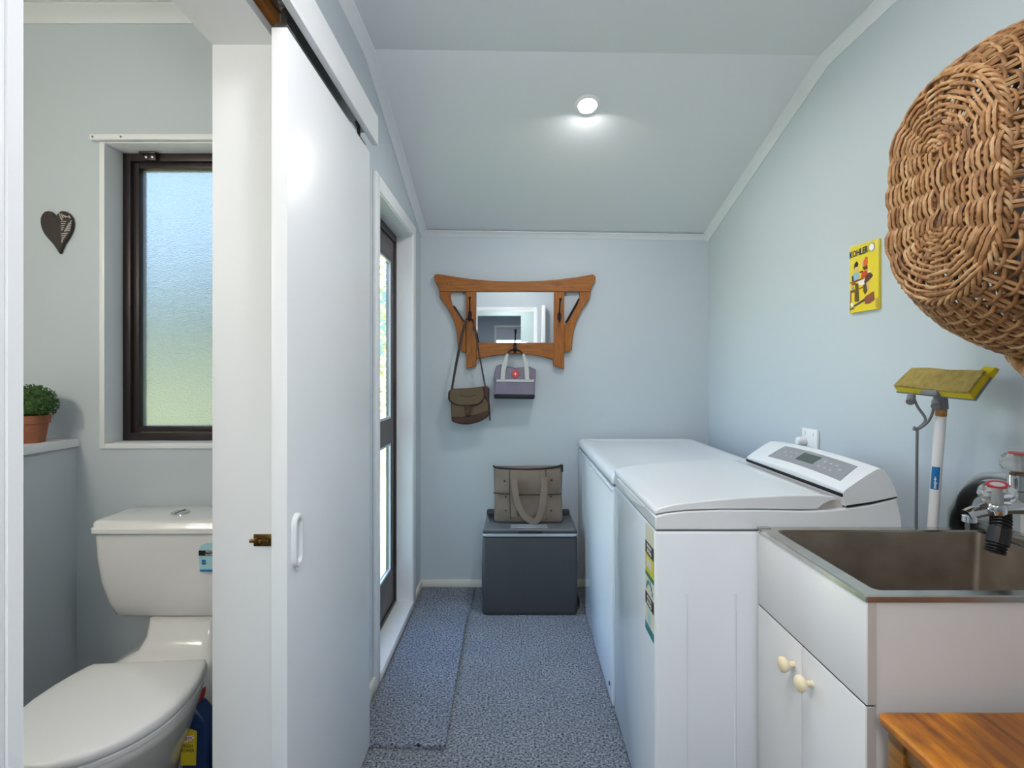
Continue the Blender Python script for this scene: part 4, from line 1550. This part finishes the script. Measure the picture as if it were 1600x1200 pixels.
for j in range(nrow):
    t = (j + 0.5) / nrow
    pts = []
    sub = 3
    cuts = sorted(rnd.sample(range(0, TOT2), 4))
    for ci in range(4):
        a0 = cuts[ci]
        a1 = cuts[(ci + 1) % 4] + (TOT2 if ci == 3 else 0)
        pts = []
        for k in range(a0 * sub - 1, a1 * sub + 2):
            q = k / sub
            c = math.cos(PI * (q + j))
            p = stad(q, side_r(t) + 0.0058 * max(-1, min(1, c * 1.4)), NS2, NA2)
            pts.append((BX + 0.010 + DEP * t + 0.0008 * math.sin(q), BY + p[0] * 0.93, BZ + p[1]))
        side.tube(pts, rnd.uniform(0.0036, 0.0046), 6)
link('side_weave', side, M['wicker'], bk, smooth=60, kind='stuff')
# braided foot around the base and braided rim at the wall
def braid(name, x, r, n, turns, rr, ns, na, squash=0.96):
    b = MB()
    tot = 2 * (ns + na)
    for s in range(n):
        for seg in range(6):
            pts = []
            for k in range(31):
                q = tot * (seg + k / 29) / 6
                ph = 2 * PI * (turns * q / tot + s / n)
                p = stad(q, r + rr * math.cos(ph), ns, na)
                pts.append((x + rr * math.sin(ph), BY + p[0] * squash, BZ + p[1]))
            b.tube(pts, rr * 0.5, 6)
    return link(name, b, M['wicker'], bk, smooth=60, kind='stuff')
braid('foot_braid', BX + 0.006, RB + 0.004, 4, 19, 0.0075, NS2, NA2)
braid('rim_braid', BX + DEP + 0.002, side_r(1.0), 5, 22, 0.012, NS2, NA2, 0.93)
hd = MB()
for s in range(4):
    pts = []
    for k in range(41):
        t = k / 40
        a = PI * t
        ph = 2 * PI * (5 * t + s / 4)
        x = 1.06 + 0.0 + 0.035 * math.sin(a) * 0
        y = BY - 0.085 + 0.17 * t
        z = BZ - side_r(0.62) - HL + 0.012 - 0.055 * math.sin(a)
        pts.append((x + 0.009 * math.sin(ph), y, z + 0.009 * math.cos(ph)))
    hd.tube(pts, 0.006, 6)
link('handle', hd, M['wicker'], bk, smooth=60)

# ------------------------------------------------------------------ stained wooden table by the tub
tb = thing('wooden_side_table', 'low stained pine side table with dark worn patches beside the tub', 'side table', (0.91, 0.66, 0))
tx0, tx1, ty0, ty1, tz = 0.628, 1.19, 0.36, 0.952, 0.692
m = MB()
m.rings([rrect(tx0 + a, tx1, ty0, ty1 - a, 0.012, z, 5) for a, z in ((0.010, tz - 0.024), (0.003, tz - 0.019), (0.0, tz - 0.012), (0.0, tz - 0.004), (0.003, tz - 0.001), (0.008, tz))])
link('tabletop', m, M['pine'], tb, smooth=40)
m = MB()
m.box(tx0 + 0.051, tx1 - 0.061, ty1 - 0.032, ty1 - 0.016, 0.08, tz - 0.025)
m.box(tx0 + 0.051, tx1 - 0.061, ty0 + 0.024, ty0 + 0.04, 0.08, tz - 0.025)
m.box(tx1 - 0.04, tx1 - 0.024, ty0 + 0.059, ty1 - 0.051, 0.08, tz - 0.025)
m.box(tx0 + 0.032, tx1 - 0.04, ty0 + 0.04, ty1 - 0.03, 0.08, 0.1)
link('carcass', m, M['pineside'], tb, smooth=0)
for xx, yy in ((tx0 + 0.012, ty1 - 0.05), (tx0 + 0.012, ty0 + 0.02), (tx1 - 0.06, ty1 - 0.05), (tx1 - 0.06, ty0 + 0.02)):
    m = MB()
    m.box(xx, xx + 0.038, yy, yy + 0.038, 0.0, tz - 0.024, 0.003)
    link('leg', m, M['pineside'], tb)
m = MB()
m.box(tx0 + 0.016, tx0 + 0.032, ty0 + 0.058, ty1 - 0.05, tz - 0.055, tz - 0.024, 0.002)
link('rail', m, M['pineside'], tb)
m = MB()
m.box(tx0 + 0.010, tx0 + 0.030, ty0 + 0.062, ty1 - 0.054, tz - 0.21, tz - 0.062, 0.004)
dr = link('drawer', m, M['pine'], tb)
m = MB()
m.lathe([(0.006, 0), (0.006, 0.010), (0.015, 0.018), (0.014, 0.028), (0.001, 0.031)], (tx0 + 0.010, (ty0 + ty1) / 2, tz - 0.135), (-1, 0, 0), 16)
link('knob', m, M['pineside'], dr)

# ------------------------------------------------------------------ mirror coat rack on the back wall
def cpt(u, v, y):          # place on the back wall at depth y
    px, py = 670 + u / 4.615, 420 + v / 4.615
    return Vector(((px - 808) * y / 850, y, 1.28 - (py - 586) * y / 850))
RY = 3.258
rack = thing('mirror_coat_rack', 'shaped oak coat rack with a mirror in its middle on the back wall', 'coat rack', (cpt(620, 380, YB)[0], YB, cpt(620, 380, YB)[2]))
def plank(name, pts, mt, d=0.024, y=RY, bev=0.003, parent=rack):
    mm = MB()
    mm.prism([cpt(u, v, y) for u, v in pts], (0, d, 0))
    return link(name, mm, mt, parent, bevel=bev)
def smooth_poly(pts, n=4):
    return [(p.x, p.y) for p in spline([(a, b, 0) for a, b in pts], n)]
plank('top_rail', [(36, 62), (42, 42), (60, 37), (95, 41)] + smooth_poly([(95, 41), (250, 66), (400, 82), (620, 91), (850, 84), (1040, 64), (1160, 44)]) + [(1185, 40), (1202, 52), (1203, 75), (1185, 110), (1172, 135), (1166, 165), (76, 165), (68, 128), (45, 90)], M['oakh'])
plank('stile', [(266, 165), (342, 165), (342, 704), (270, 722)], M['oakv'], y=RY - 0.003, d=0.027)
plank('stile', [(903, 165), (977, 165), (977, 726), (898, 698)], M['oakv'], y=RY - 0.003, d=0.027)
plank('bottom_rail', [(342, 532), (903, 532), (903, 655)] + smooth_poly([(903, 655), (800, 630), (700, 617), (620, 614), (540, 617), (440, 632), (342, 650)]), M['oakh'])
lw = smooth_poly([(76, 165), (82, 210), (108, 245), (140, 295), (175, 365), (200, 450), (210, 575)], 3)
lh = smooth_poly([(266, 395), (225, 355), (190, 300), (165, 240), (156, 200), (158, 165)], 3)
plank('wing', lw + [(240, 600), (266, 605)] + lh, M['oakv'])
rw = smooth_poly([(1166, 165), (1160, 212), (1135, 250), (1100, 305), (1062, 390), (1040, 480), (1033, 578)], 3)
rh = smooth_poly([(977, 405), (1010, 370), (1050, 300), (1080, 235), (1088, 200), (1088, 165)], 3)
plank('wing', rw + [(1010, 598), (977, 605)] + rh, M['oakv'])
mm = MB()
a, b = cpt(330, 155, RY + 0.012), cpt(915, 545, RY + 0.012)
mm.box(a.x, b.x, RY + 0.012, RY + 0.018, b.z, a.z)
link('mirror_glass', mm, M['mirror'], rack, smooth=0)
for (u0, v0, u1, v1) in ((178, 268, 255, 388), (1083, 215, 985, 392)):
    mm = MB()
    mm.tube([cpt(u0, v0, RY + 0.004), cpt(u1, v1, RY + 0.004)], 0.0045, 8)
    mm.tube([cpt(u0 + 6, v0, RY + 0.008), cpt(u1 + 6, v1, RY + 0.008)], 0.003, 8)
    link('brace', mm, M['iron'], rack)
for u, v in ((255, 178), (985, 186)):
    mm = MB()
    cc = cpt(u, v, RY + 0.02)
    mm.loop_tube([cc + Vector((0.007 * math.cos(k * PI / 8), 0, 0.007 * math.sin(k * PI / 8))) for k in range(16)], 0.0018, 6)
    link('hanging_eye', mm, M['iron'], rack)
for u, v in ((135, 108), (155, 92), (160, 110), (922, 124)):
    mm = MB()
    cc = cpt(u, v, RY)
    mm.lathe([(0.003, 0), (0.003, 0.001), (0.001, 0.0012)], cc, (0, -1, 0), 8)
    link('screw', mm, M['iron'], rack)
HOOKS = {}
for u, v in ((297, 335), (940, 345), (622, 565)):
    mm = MB()
    c0 = cpt(u, v, RY - 0.004)
    ring = [c0 + Vector((0.012 * math.cos(t) * (1 + 0.2 * math.sin(2 * t) ** 2), 0, 0.026 * math.sin(t))) for t in [2 * PI * k / 20 for k in range(20)]]
    mm.prism(ring, (0, -0.005, 0))
    mm.tube(spline([c0 + Vector(p) for p in ((0, -0.004, 0.0), (0, -0.016, 0.022), (0.001, -0.024, 0.050), (0.002, -0.040, 0.080), (0.003, -0.054, 0.094))], 5), 0.005, 10, rfun=lambda i: 0.0062 - 0.0022 * math.sin(PI * i / 20))
    mm.sphere(c0 + Vector((0.003, -0.057, 0.097)), 0.0085, 1, 1, 0.8)
    mm.tube(spline([c0 + Vector(p) for p in ((0, -0.004, -0.006), (0, -0.020, -0.030), (0, -0.042, -0.034), (0, -0.056, -0.018), (0, -0.058, -0.006))], 5), 0.0048, 10)
    mm.sphere(c0 + Vector((0, -0.058, -0.004)), 0.0075)
    HOOKS[u] = c0
    link('coat_hook', mm, M['iron'], rack, smooth=50)

# ------------------------------------------------------------------ bags on the rack
def qpt(u, v, y):          # satchel detail frame
    px, py = 690 + u / 13.333, 590 + v / 13.333
    return Vector(((px - 808) * y / 850, y, 1.28 - (py - 586) * y / 850))
hk = HOOKS[297]
sat = thing('satchel', 'olive canvas satchel with brown leather edges hanging from the left hook', 'bag', (qpt(570, 560, 3.2)[0], 3.2, qpt(570, 960, 3.2)[2]))
def slabp(name, pts, y, d, mt, parent, f, bev=0.004, seg=3, **k):
    mm = MB()
    mm.prism([f(u, v, y) for u, v in pts], (0, d, 0))
    return link(name, mm, mt, parent, bevel=bev, seg=seg, **k)
slabp('satchel_body', smooth_poly([(190, 240), (195, 500), (200, 810)], 2) + smooth_poly([(205, 820), (215, 912), (330, 950), (480, 970), (620, 960), (800, 910), (950, 830), (985, 780)], 3) + [(978, 500), (972, 215), (900, 185), (600, 225)], 3.185, 0.085, M['olive'], sat, qpt, 0.014)
slabp('leather_base', [(197, 812), (400, 818), (600, 792), (800, 742), (950, 690), (986, 700), (988, 785), (950, 836)] + smooth_poly([(950, 836), (800, 916), (620, 966), (480, 976), (330, 956), (210, 915)], 3), 3.181, 0.088, M['leather'], sat, qpt, 0.010)
slabp('leather_side', [(866, 175), (905, 160), (960, 195), (985, 240), (978, 520), (940, 480), (885, 390)], 3.180, 0.082, M['leather'], sat, qpt, 0.008)
slabp('leather_side', [(135, 300), (185, 240), (200, 520), (160, 500), (128, 440)], 3.182, 0.08, M['leather'], sat, qpt, 0.008)
flp = smooth_poly([(160, 270), (150, 360), (152, 450), (195, 520), (300, 578), (450, 602), (600, 598), (750, 572), (845, 510), (895, 410), (895, 300), (870, 195)], 3) + [(600, 215), (400, 232), (200, 235)]
fo = slabp('flap_piping', flp, 3.176, 0.012, M['leather'], sat, qpt, 0.004)
fl2 = smooth_poly([(180, 275), (172, 360), (176, 445), (215, 500), (310, 550), (450, 573), (600, 568), (740, 543), (825, 488), (872, 400), (872, 305), (850, 205)], 3) + [(600, 224), (400, 241), (210, 245)]
slabp('flap', fl2, 3.172, 0.010, M['olive'], sat, qpt, 0.003)
slabp('stitched_curve', smooth_poly([(380, 355), (500, 385), (620, 380), (720, 345)], 4) + smooth_poly([(720, 360), (620, 396), (500, 401), (380, 371)], 4), 3.171, 0.003, M['canvasseam'], sat, qpt, 0.001)
slabp('closing_tab', [(480, 590), (600, 590), (602, 790), (560, 800), (500, 795)], 3.168, 0.012, M['leather'], sat, qpt, 0.004)
mm = MB()
mm.lathe([(0.008, 0), (0.007, 0.003), (0.001, 0.005)], qpt(537, 712, 3.168), (0, -1, 0), 12)
link('stud', mm, M['brass'], sat)
yS = 3.205
top_ = hk + Vector((0, -0.034, -0.028))
def cp2(u, v, y):
    return cpt(u, v, y)
def ribbon(path, wdt, th, name, mt, parent, side=None):
    """flat strap along a path; its width lies along `side`"""
    mm = MB()
    P = [Vector(p) for p in path]
    rings = []
    for i, p in enumerate(P):
        t = (P[min(i + 1, len(P) - 1)] - P[max(i - 1, 0)]).normalized()
        s = Vector(side) if side is not None else t.cross(Vector((0, 1, 0)))
        s = (s - t * s.dot(t)).normalized()
        n = t.cross(s).normalized()
        rings.append([p + s * wdt / 2 + n * th / 2, p - s * wdt / 2 + n * th / 2, p - s * wdt / 2 - n * th / 2, p + s * wdt / 2 - n * th / 2])
    mm.rings(rings)
    return link(name, mm, mt, parent)
lpath = spline([top_ + Vector((0.006, 0, 0.006)), top_ + Vector((-0.012, 0, 0.002)), cpt(258, 400, 3.205), cpt(213, 620, 3.2), cpt(178, 800, 3.2), cpt(168, 872, 3.2)], 5)
ribbon(lpath, 0.012, 0.003, 'strap', M['dleather'], sat)
lp2 = spline([top_ + Vector((0.004, 0.008, 0.008)), top_ + Vector((-0.008, 0.012, 0.004)), cpt(250, 410, 3.225), cpt(200, 640, 3.22), cpt(163, 860, 3.22)], 5)
ribbon(lp2, 0.005, 0.003, 'strap', M['dleather'], sat)
rp = spline([top_ + Vector((-0.004, 0, 0.007)), top_ + Vector((0.012, 0, 0.0)), cpt(330, 430, 3.205), cpt(368, 640, 3.2), cpt(398, 800, 3.2), cpt(405, 838, 3.2)], 5)
ribbon(rp, 0.009, 0.003, 'strap', M['dleather'], sat)
ribbon(spline([top_ + Vector((0.008, -0.006, 0.0)), cpt(322, 380, 3.19), cpt(320, 445, 3.19)], 4), 0.009, 0.003, 'strap_tail', M['dleather'], sat)
ribbon(spline([qpt(960, 300, 3.19), qpt(985, 520, 3.185), qpt(1000, 700, 3.185), qpt(1008, 900, 3.185)], 4), 0.008, 0.003, 'strap_tail', M['black'], sat)

def gpt(u, v, y):          # lunch bag detail frame
    px, py = 760 + u / 9.233, 510 + v / 9.233
    return Vector(((px - 808) * y / 850, y, 1.28 - (py - 586) * y / 850))
lun = thing('lunch_bag', 'small mauve grey lunch bag with a red diamond badge on the middle hook', 'bag', (gpt(410, 700, 3.2)[0], 3.2, gpt(410, 1050, 3.2)[2]))
slabp('bag_body', [(110, 660), (135, 590), (170, 560), (205, 552), (290, 580), (410, 606), (520, 592), (620, 590), (690, 605), (715, 640), (712, 740), (700, 820), (698, 1000), (690, 1040), (120, 1035), (108, 980), (128, 800), (112, 740)], 3.17, 0.095, M['lunch'], lun, gpt, 0.012)
slabp('bag_base', [(105, 968), (700, 978), (698, 1050), (108, 1042)], 3.166, 0.10, M['lunchbase'], lun, gpt, 0.010)
slabp('cross_band', [(145, 765), (690, 768), (690, 803), (145, 798)], 3.1665, 0.006, M['lunchband'], lun, gpt, 0.0015)
slabp('zip_line', [(140, 575), (200, 548), (290, 573), (410, 600), (540, 590), (620, 582), (715, 622), (715, 634), (620, 596), (540, 604), (410, 613), (290, 587), (200, 562), (145, 590)], 3.175, 0.08, M['black'], lun, gpt, 0.001)
slabp('side_tab', [(110, 640), (120, 700), (108, 745), (92, 740), (98, 680)], 3.2, 0.02, M['lunchband'], lun, gpt, 0.002)
slabp('side_tab', [(712, 650), (728, 680), (722, 770), (704, 770), (700, 700)], 3.2, 0.02, M['lunchband'], lun, gpt, 0.002)
slabp('strap', [(203, 768), (268, 770), (280, 620), (297, 560), (300, 500), (325, 395), (290, 390), (240, 505), (212, 620)], 3.163, 0.005, M['lunchband'], lun, gpt, 0.0015)
slabp('strap', [(557, 770), (622, 772), (612, 620), (605, 540), (575, 460), (545, 390), (512, 400), (540, 510), (550, 620)], 3.163, 0.005, M['lunchband'], lun, gpt, 0.0015)
hm = HOOKS[622] + Vector((0, -0.036, -0.026))
mm = MB()
mm.tube(spline([gpt(305, 392, 3.166), gpt(345, 350, 3.18), hm + Vector((-0.010, 0, 0.006)), hm + Vector((0.012, 0, 0.006)), gpt(480, 355, 3.18), gpt(528, 402, 3.166)], 5), 0.0065, 10)
link('handle_grip', mm, M['dleather'], lun, smooth=60)
bd = slabp('badge', [(358, 690), (385, 640), (418, 620), (455, 645), (482, 690), (455, 728), (418, 750), (380, 730)], 3.1655, 0.005, M['red'], lun, gpt, 0.0012, label='red diamond badge with a white star')
st_ = []
for k in range(16):
    rr = 34 if k % 4 == 0 else (9 if k % 2 == 0 else 10)
    a = 2 * PI * k / 16
    st_.append((417 + rr * math.cos(a), 686 + rr * math.sin(a)))
slabp('star', st_, 3.1648, 0.002, M['ink'], bd, gpt, 0)
slabp('side_tag', [(618, 700), (632, 705), (632, 755), (620, 755)], 3.1685, 0.003, M['red'], lun, gpt, 0.0005)

# ------------------------------------------------------------------ portable cooler
def kpt(u, v, y):
    px, py = 730 + u / 4.285, 700 + v / 4.285
    return Vector(((px - 808) * y / 850, y, 1.28 - (py - 586) * y / 850))
ck = thing('portable_cooler', 'charcoal portable cooler box with a grey lid against the back wall', 'cooler', (0.07, 3.06, 0))
CY0, CY1 = 2.894, 3.235
m = MB()
m.rings([rrect(-0.187 - a, 0.3235 + a, CY0 - a * 0.5, CY1, 0.022, z, 5) for a, z in ((-0.006, 0.006), (-0.002, 0.012), (0.0, 0.03), (0.001, 0.25), (-0.0015, 0.405), (-0.004, 0.414))])
cb = link('cooler_body', m, M['coolbody'], ck, smooth=40)
m = MB()
m.rings([rrect(-0.176, 0.316, CY0 + 0.004, CY1 - 0.004, 0.018, z, 5) for z in (0.412, 0.424)])
link('lid_gap', m, M['blackgap'], ck)
m = MB()
m.rings([rrect(-0.183 + a, 0.3195 - a, CY0 - 0.004 + a, CY1 - 0.002, 0.02, z, 5) for a, z in ((0.002, 0.421), (0.0, 0.424), (0.0, 0.434), (0.003, 0.437))])
link('silver_band', m, M['silver'], ck, smooth=40)
m = MB()
m.rings([rrect(-0.181 + a, 0.3175 - a, CY0 + a, CY1 - 0.004, 0.02, z, 5) for a, z in ((0.0, 0.437), (0.0, 0.449), (0.006, 0.4565), (0.014, 0.459))])
cl_ = link('cooler_lid', m, M['coollid'], ck, smooth=40)
m = MB()
m.box(-0.184, 0.3205, CY0 - 0.006, CY0 + 0.02, 0.4375, 0.452, 0.005)
link('front_lip', m, M['coolbody'], ck)
m = MB()
m.box(0.005, 0.135, CY0 - 0.010, CY0 + 0.01, 0.439, 0.4515, 0.004)
link('latch', m, M['black'], ck)
for z_, yy in ((0, 2.925), (0, 2.952), (0, 2.979)):
    m = MB()
    m.box(-0.035, 0.165, yy - 0.003, yy + 0.003, 0.4585, 0.4605, 0.0008)
    link('vent_slot', m, M['silver'], cl_)
for x0, x1 in ((-0.178, -0.115), (0.245, 0.308)):
    m = MB()
    m.box(x0, x1, 3.18, CY1 - 0.006, 0.458, 0.486, 0.006)
    link('hinge_cover', m, M['coolbody'], ck)
m = MB()
m.tube(spline([(0.335, 2.98, 0.02), (0.345, 3.05, 0.012), (0.338, 3.15, 0.05), (0.334, 3.2, 0.16)], 5), 0.006, 8)
link('power_cord', m, M['black'], ck)

# canvas tote on the cooler
tote = thing('canvas_tote', 'brown quilted canvas tote bag with drooping handles on the cooler lid', 'bag', (0.06, 3.09, 0.4605))
m = MB()
rings = []
prof = [(0.0, -0.122, 0.250, 3.025, 3.165, 0.03), (0.012, -0.130, 0.256, 3.018, 3.17, 0.035), (0.06, -0.128, 0.254, 3.02, 3.17, 0.03), (0.145, -0.127, 0.250, 3.028, 3.165, 0.03), (0.155, -0.126, 0.250, 3.032, 3.163, 0.03),
        (0.165, -0.128, 0.250, 3.028, 3.163, 0.03), (0.23, -0.131, 0.254, 3.045, 3.15, 0.025), (0.285, -0.134, 0.258, 3.07, 3.13, 0.02), (0.300, -0.136, 0.260, 3.08, 3.118, 0.015)]
for h, x0, x1, y0, y1, r in prof:
    ring = rrect(x0, x1, y0, y1, r, 0.461 + h, 5)
    for p in ring:
        t = (p.x - 0.062) / 0.19
        sag = -0.008 * (1 - t * t) * max(0, (h - 0.2) / 0.1)
        p.z += sag + 0.002 * math.sin(p.x * 60) * (h / 0.3)
        p.y += 0.004 * math.sin(p.x * 45 + h * 30) * (1 if p.y < 3.09 else 0)
    rings.append(ring)
m.rings(rings)
link('bag_body', m, M['canvas'], tote, smooth=60)
def tot(u, v, y):
    return kpt(u, v, y)
ribbon(spline([tot(175, 300, 3.016), tot(230, 308, 3.019), tot(330, 312, 3.020), tot(430, 314, 3.021), tot(540, 312, 3.020), tot(630, 308, 3.018)], 4), 0.006, 0.004, 'quilt_seam', M['canvasseam'], tote)
for u in (285, 527):
    ribbon(spline([tot(u, 145, 3.058), tot(u, 210, 3.036), tot(u, 300, 3.017), tot(u + 3, 400, 3.012), tot(u + 5, 478, 3.012)], 4), 0.004, 0.004, 'quilt_seam', M['canvasseam'], tote)
ribbon(spline([tot(308, 195, 3.040), tot(310, 290, 3.015), tot(313, 380, 3.009), tot(312, 460, 3.010)], 4), 0.034, 0.005, 'stitched_webbing', M['canvas2'], tote)
ribbon(spline([tot(517, 192, 3.040), tot(519, 290, 3.015), tot(515, 390, 3.009), tot(512, 470, 3.010)], 4), 0.034, 0.005, 'stitched_webbing', M['canvas2'], tote)
hp2 = spline([tot(310, 195, 3.030), tot(318, 270, 3.008), tot(338, 370, 2.998), tot(372, 440, 2.994), tot(420, 482, 2.992), tot(455, 488, 2.992), tot(480, 465, 2.993), tot(500, 390, 2.997), tot(513, 280, 3.006), tot(516, 195, 3.030)], 5)
ribbon(hp2, 0.034, 0.005, 'handle', M['canvas2'], tote)
m = MB()
zp = [(172, 118), (200, 130), (280, 138), (400, 142), (520, 136), (600, 124), (636, 112)]
m.tube(spline([tot(u, v, 3.072) for u, v in zp], 4), 0.0055, 8)
m.box(tot(628, 0, 3.07).x, tot(642, 0, 3.07).x, 3.065, 3.08, tot(0, 160, 3.07).z, tot(0, 112, 3.07).z, 0.002)
link('zip', m, M['black'], tote)
m = MB()
for u, v in ((250, 222), (565, 215), (258, 325), (560, 325), (258, 420), (562, 420)):
    y = 3.035 if v < 260 else 3.017
    m.lathe([(0.006, 0), (0.005, 0.003), (0.001, 0.004)], tot(u, v, y), (0, -1, 0), 10)
link('rivet', m, M['canvasseam'], tote)
